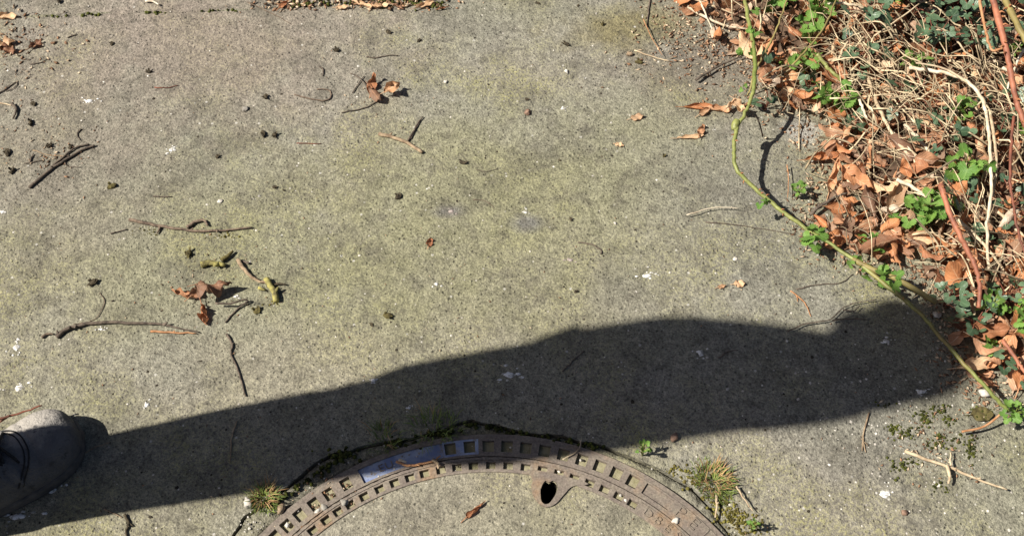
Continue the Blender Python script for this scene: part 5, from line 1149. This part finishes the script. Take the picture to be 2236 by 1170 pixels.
# crumbs and grit that nobody could count
def flakes(mb, x, y, s, r_):
    q = PG(x, y, r_.uniform(.0003, .002))
    if (q - hc).length < .032: return
    a = r_.uniform(0, 6.28); d = Vector((math.cos(a), math.sin(a), r_.uniform(-.3, .3))); e = Vector((-d.y, d.x, r_.uniform(-.4, .4)))
    l, w_ = s * r_.uniform(.6, 1.2), s * r_.uniform(.2, .6)
    mb.add([q - d * l - e * w_ * .3, q - e * w_, q + d * l, q + e * w_ * r_.uniform(.4, 1), q + Vector((0, 0, w_ * .6))], [(0, 1, 4), (1, 2, 4), (2, 3, 4), (3, 0, 4), (3, 2, 1, 0)])
r_ = random.Random(77); mb = MB(); mb2 = MB()
edge_px = [(x, y) for x, y in bed_px]
for k in range(1500):
    i = r_.randrange(len(edge_px) - 1); t_ = r_.random(); x = edge_px[i][0] * (1 - t_) + edge_px[i + 1][0] * t_ + r_.gauss(-14, 26); y = edge_px[i][1] * (1 - t_) + edge_px[i + 1][1] * t_ + r_.gauss(0, 24)
    flakes(mb if r_.random() < .7 else mb2, x, y, r_.uniform(.0015, .006), r_)
for k in range(620): flakes(mb if r_.random() < .6 else mb2, r_.gauss(1530, 75), r_.gauss(90, 52), r_.uniform(.0015, .006), r_)
for k in range(340): flakes(mb if r_.random() < .65 else mb2, (r_.gauss(645, 38) if r_.random() < .35 else r_.gauss(850, 70)), r_.gauss(7, 8), r_.uniform(.002, .009), r_)
for k in range(150): flakes(mb if r_.random() < .7 else mb2, abs(r_.gauss(0, 70)), r_.gauss(95, 40), r_.uniform(.0015, .007), r_)
for k in range(60): flakes(mb if r_.random() < .7 else mb2, r_.gauss(110, 50), r_.gauss(330, 26), r_.uniform(.0015, .005), r_)
for k in range(160): flakes(mb if r_.random() < .7 else mb2, r_.gauss(2040, 60), r_.gauss(960, 45), r_.uniform(.0012, .005), r_)
for k in range(120): flakes(mb if r_.random() < .6 else mb2, r_.gauss(730, 40), r_.gauss(1080, 26), r_.uniform(.0012, .004), r_)
for k in range(110): flakes(mb if r_.random() < .75 else mb2, r_.gauss(490, 85), r_.gauss(610, 55), r_.uniform(.0008, .0030), r_)
for k in range(60): flakes(mb if r_.random() < .75 else mb2, r_.gauss(830, 60), r_.gauss(215, 40), r_.uniform(.0008, .0030), r_)
for k in range(110): flakes(mb if r_.random() < .75 else mb2, abs(r_.gauss(0, 110)), r_.gauss(270, 90), r_.uniform(.0008, .0036), r_)
for k in range(420): flakes(mb if r_.random() < .75 else mb2, r_.uniform(0, 1900), r_.uniform(0, 1170), r_.uniform(.0009, .0028), r_)
o = mb.build('leaf_crumbs', M['crumb'], (0.5, 1, 0)); tag(o, 'brown leaf crumbs scattered along the litter edge and joint', 'leaf crumbs', kind='stuff')
o = mb2.build('straw_crumbs', M['palecrumb'], (0.5, 1, 0)); tag(o, 'pale straw crumbs scattered along the litter edge and joint', 'straw crumbs', kind='stuff')
mb = MB(); mb2 = MB()
def grain(mb, x, y, s, r_):
    q = PG(x, y)
    if (q - hc).length < .032: return
    ph = r_.uniform(0, 6); K = 5
    vs = [q + Vector((s * math.cos(ph + 1.2566 * i) * r_.uniform(.6, 1.2), s * math.sin(ph + 1.2566 * i) * r_.uniform(.6, 1.2), -.0003)) for i in range(K)] + [q + Vector((0, 0, s * r_.uniform(.5, 1.0)))]
    mb.add(vs, [(i, (i + 1) % K, K) for i in range(K)])
for k in range(1100): grain(mb, r_.uniform(-20, 2240), r_.uniform(0, 1180), abs(r_.gauss(.0009, .0006)) + .0006, r_)
for k in range(260): grain(mb, r_.gauss(1950, 190), r_.gauss(930, 120), abs(r_.gauss(.0009, .0006)) + .0006, r_)
for k in range(50): grain(mb, r_.gauss(545, 30), r_.gauss(1140, 25), r_.uniform(.0007, .0018), r_)
for k in range(260): grain(mb2, r_.uniform(-20, 1900), r_.uniform(0, 1180), abs(r_.gauss(.0012, .0008)) + .0006, r_)
o = mb.build('grit', M['grit'], (0, .8, 0)); tag(o, 'pale sand grains scattered over the concrete', 'grit', kind='stuff')
o = mb2.build('dark_grit', M['darkgrit'], (0, .8, 0)); tag(o, 'dark soil specks scattered over the concrete', 'grit', kind='stuff')

for o in bpy.data.objects:
    if '_o' in o: del o['_o']
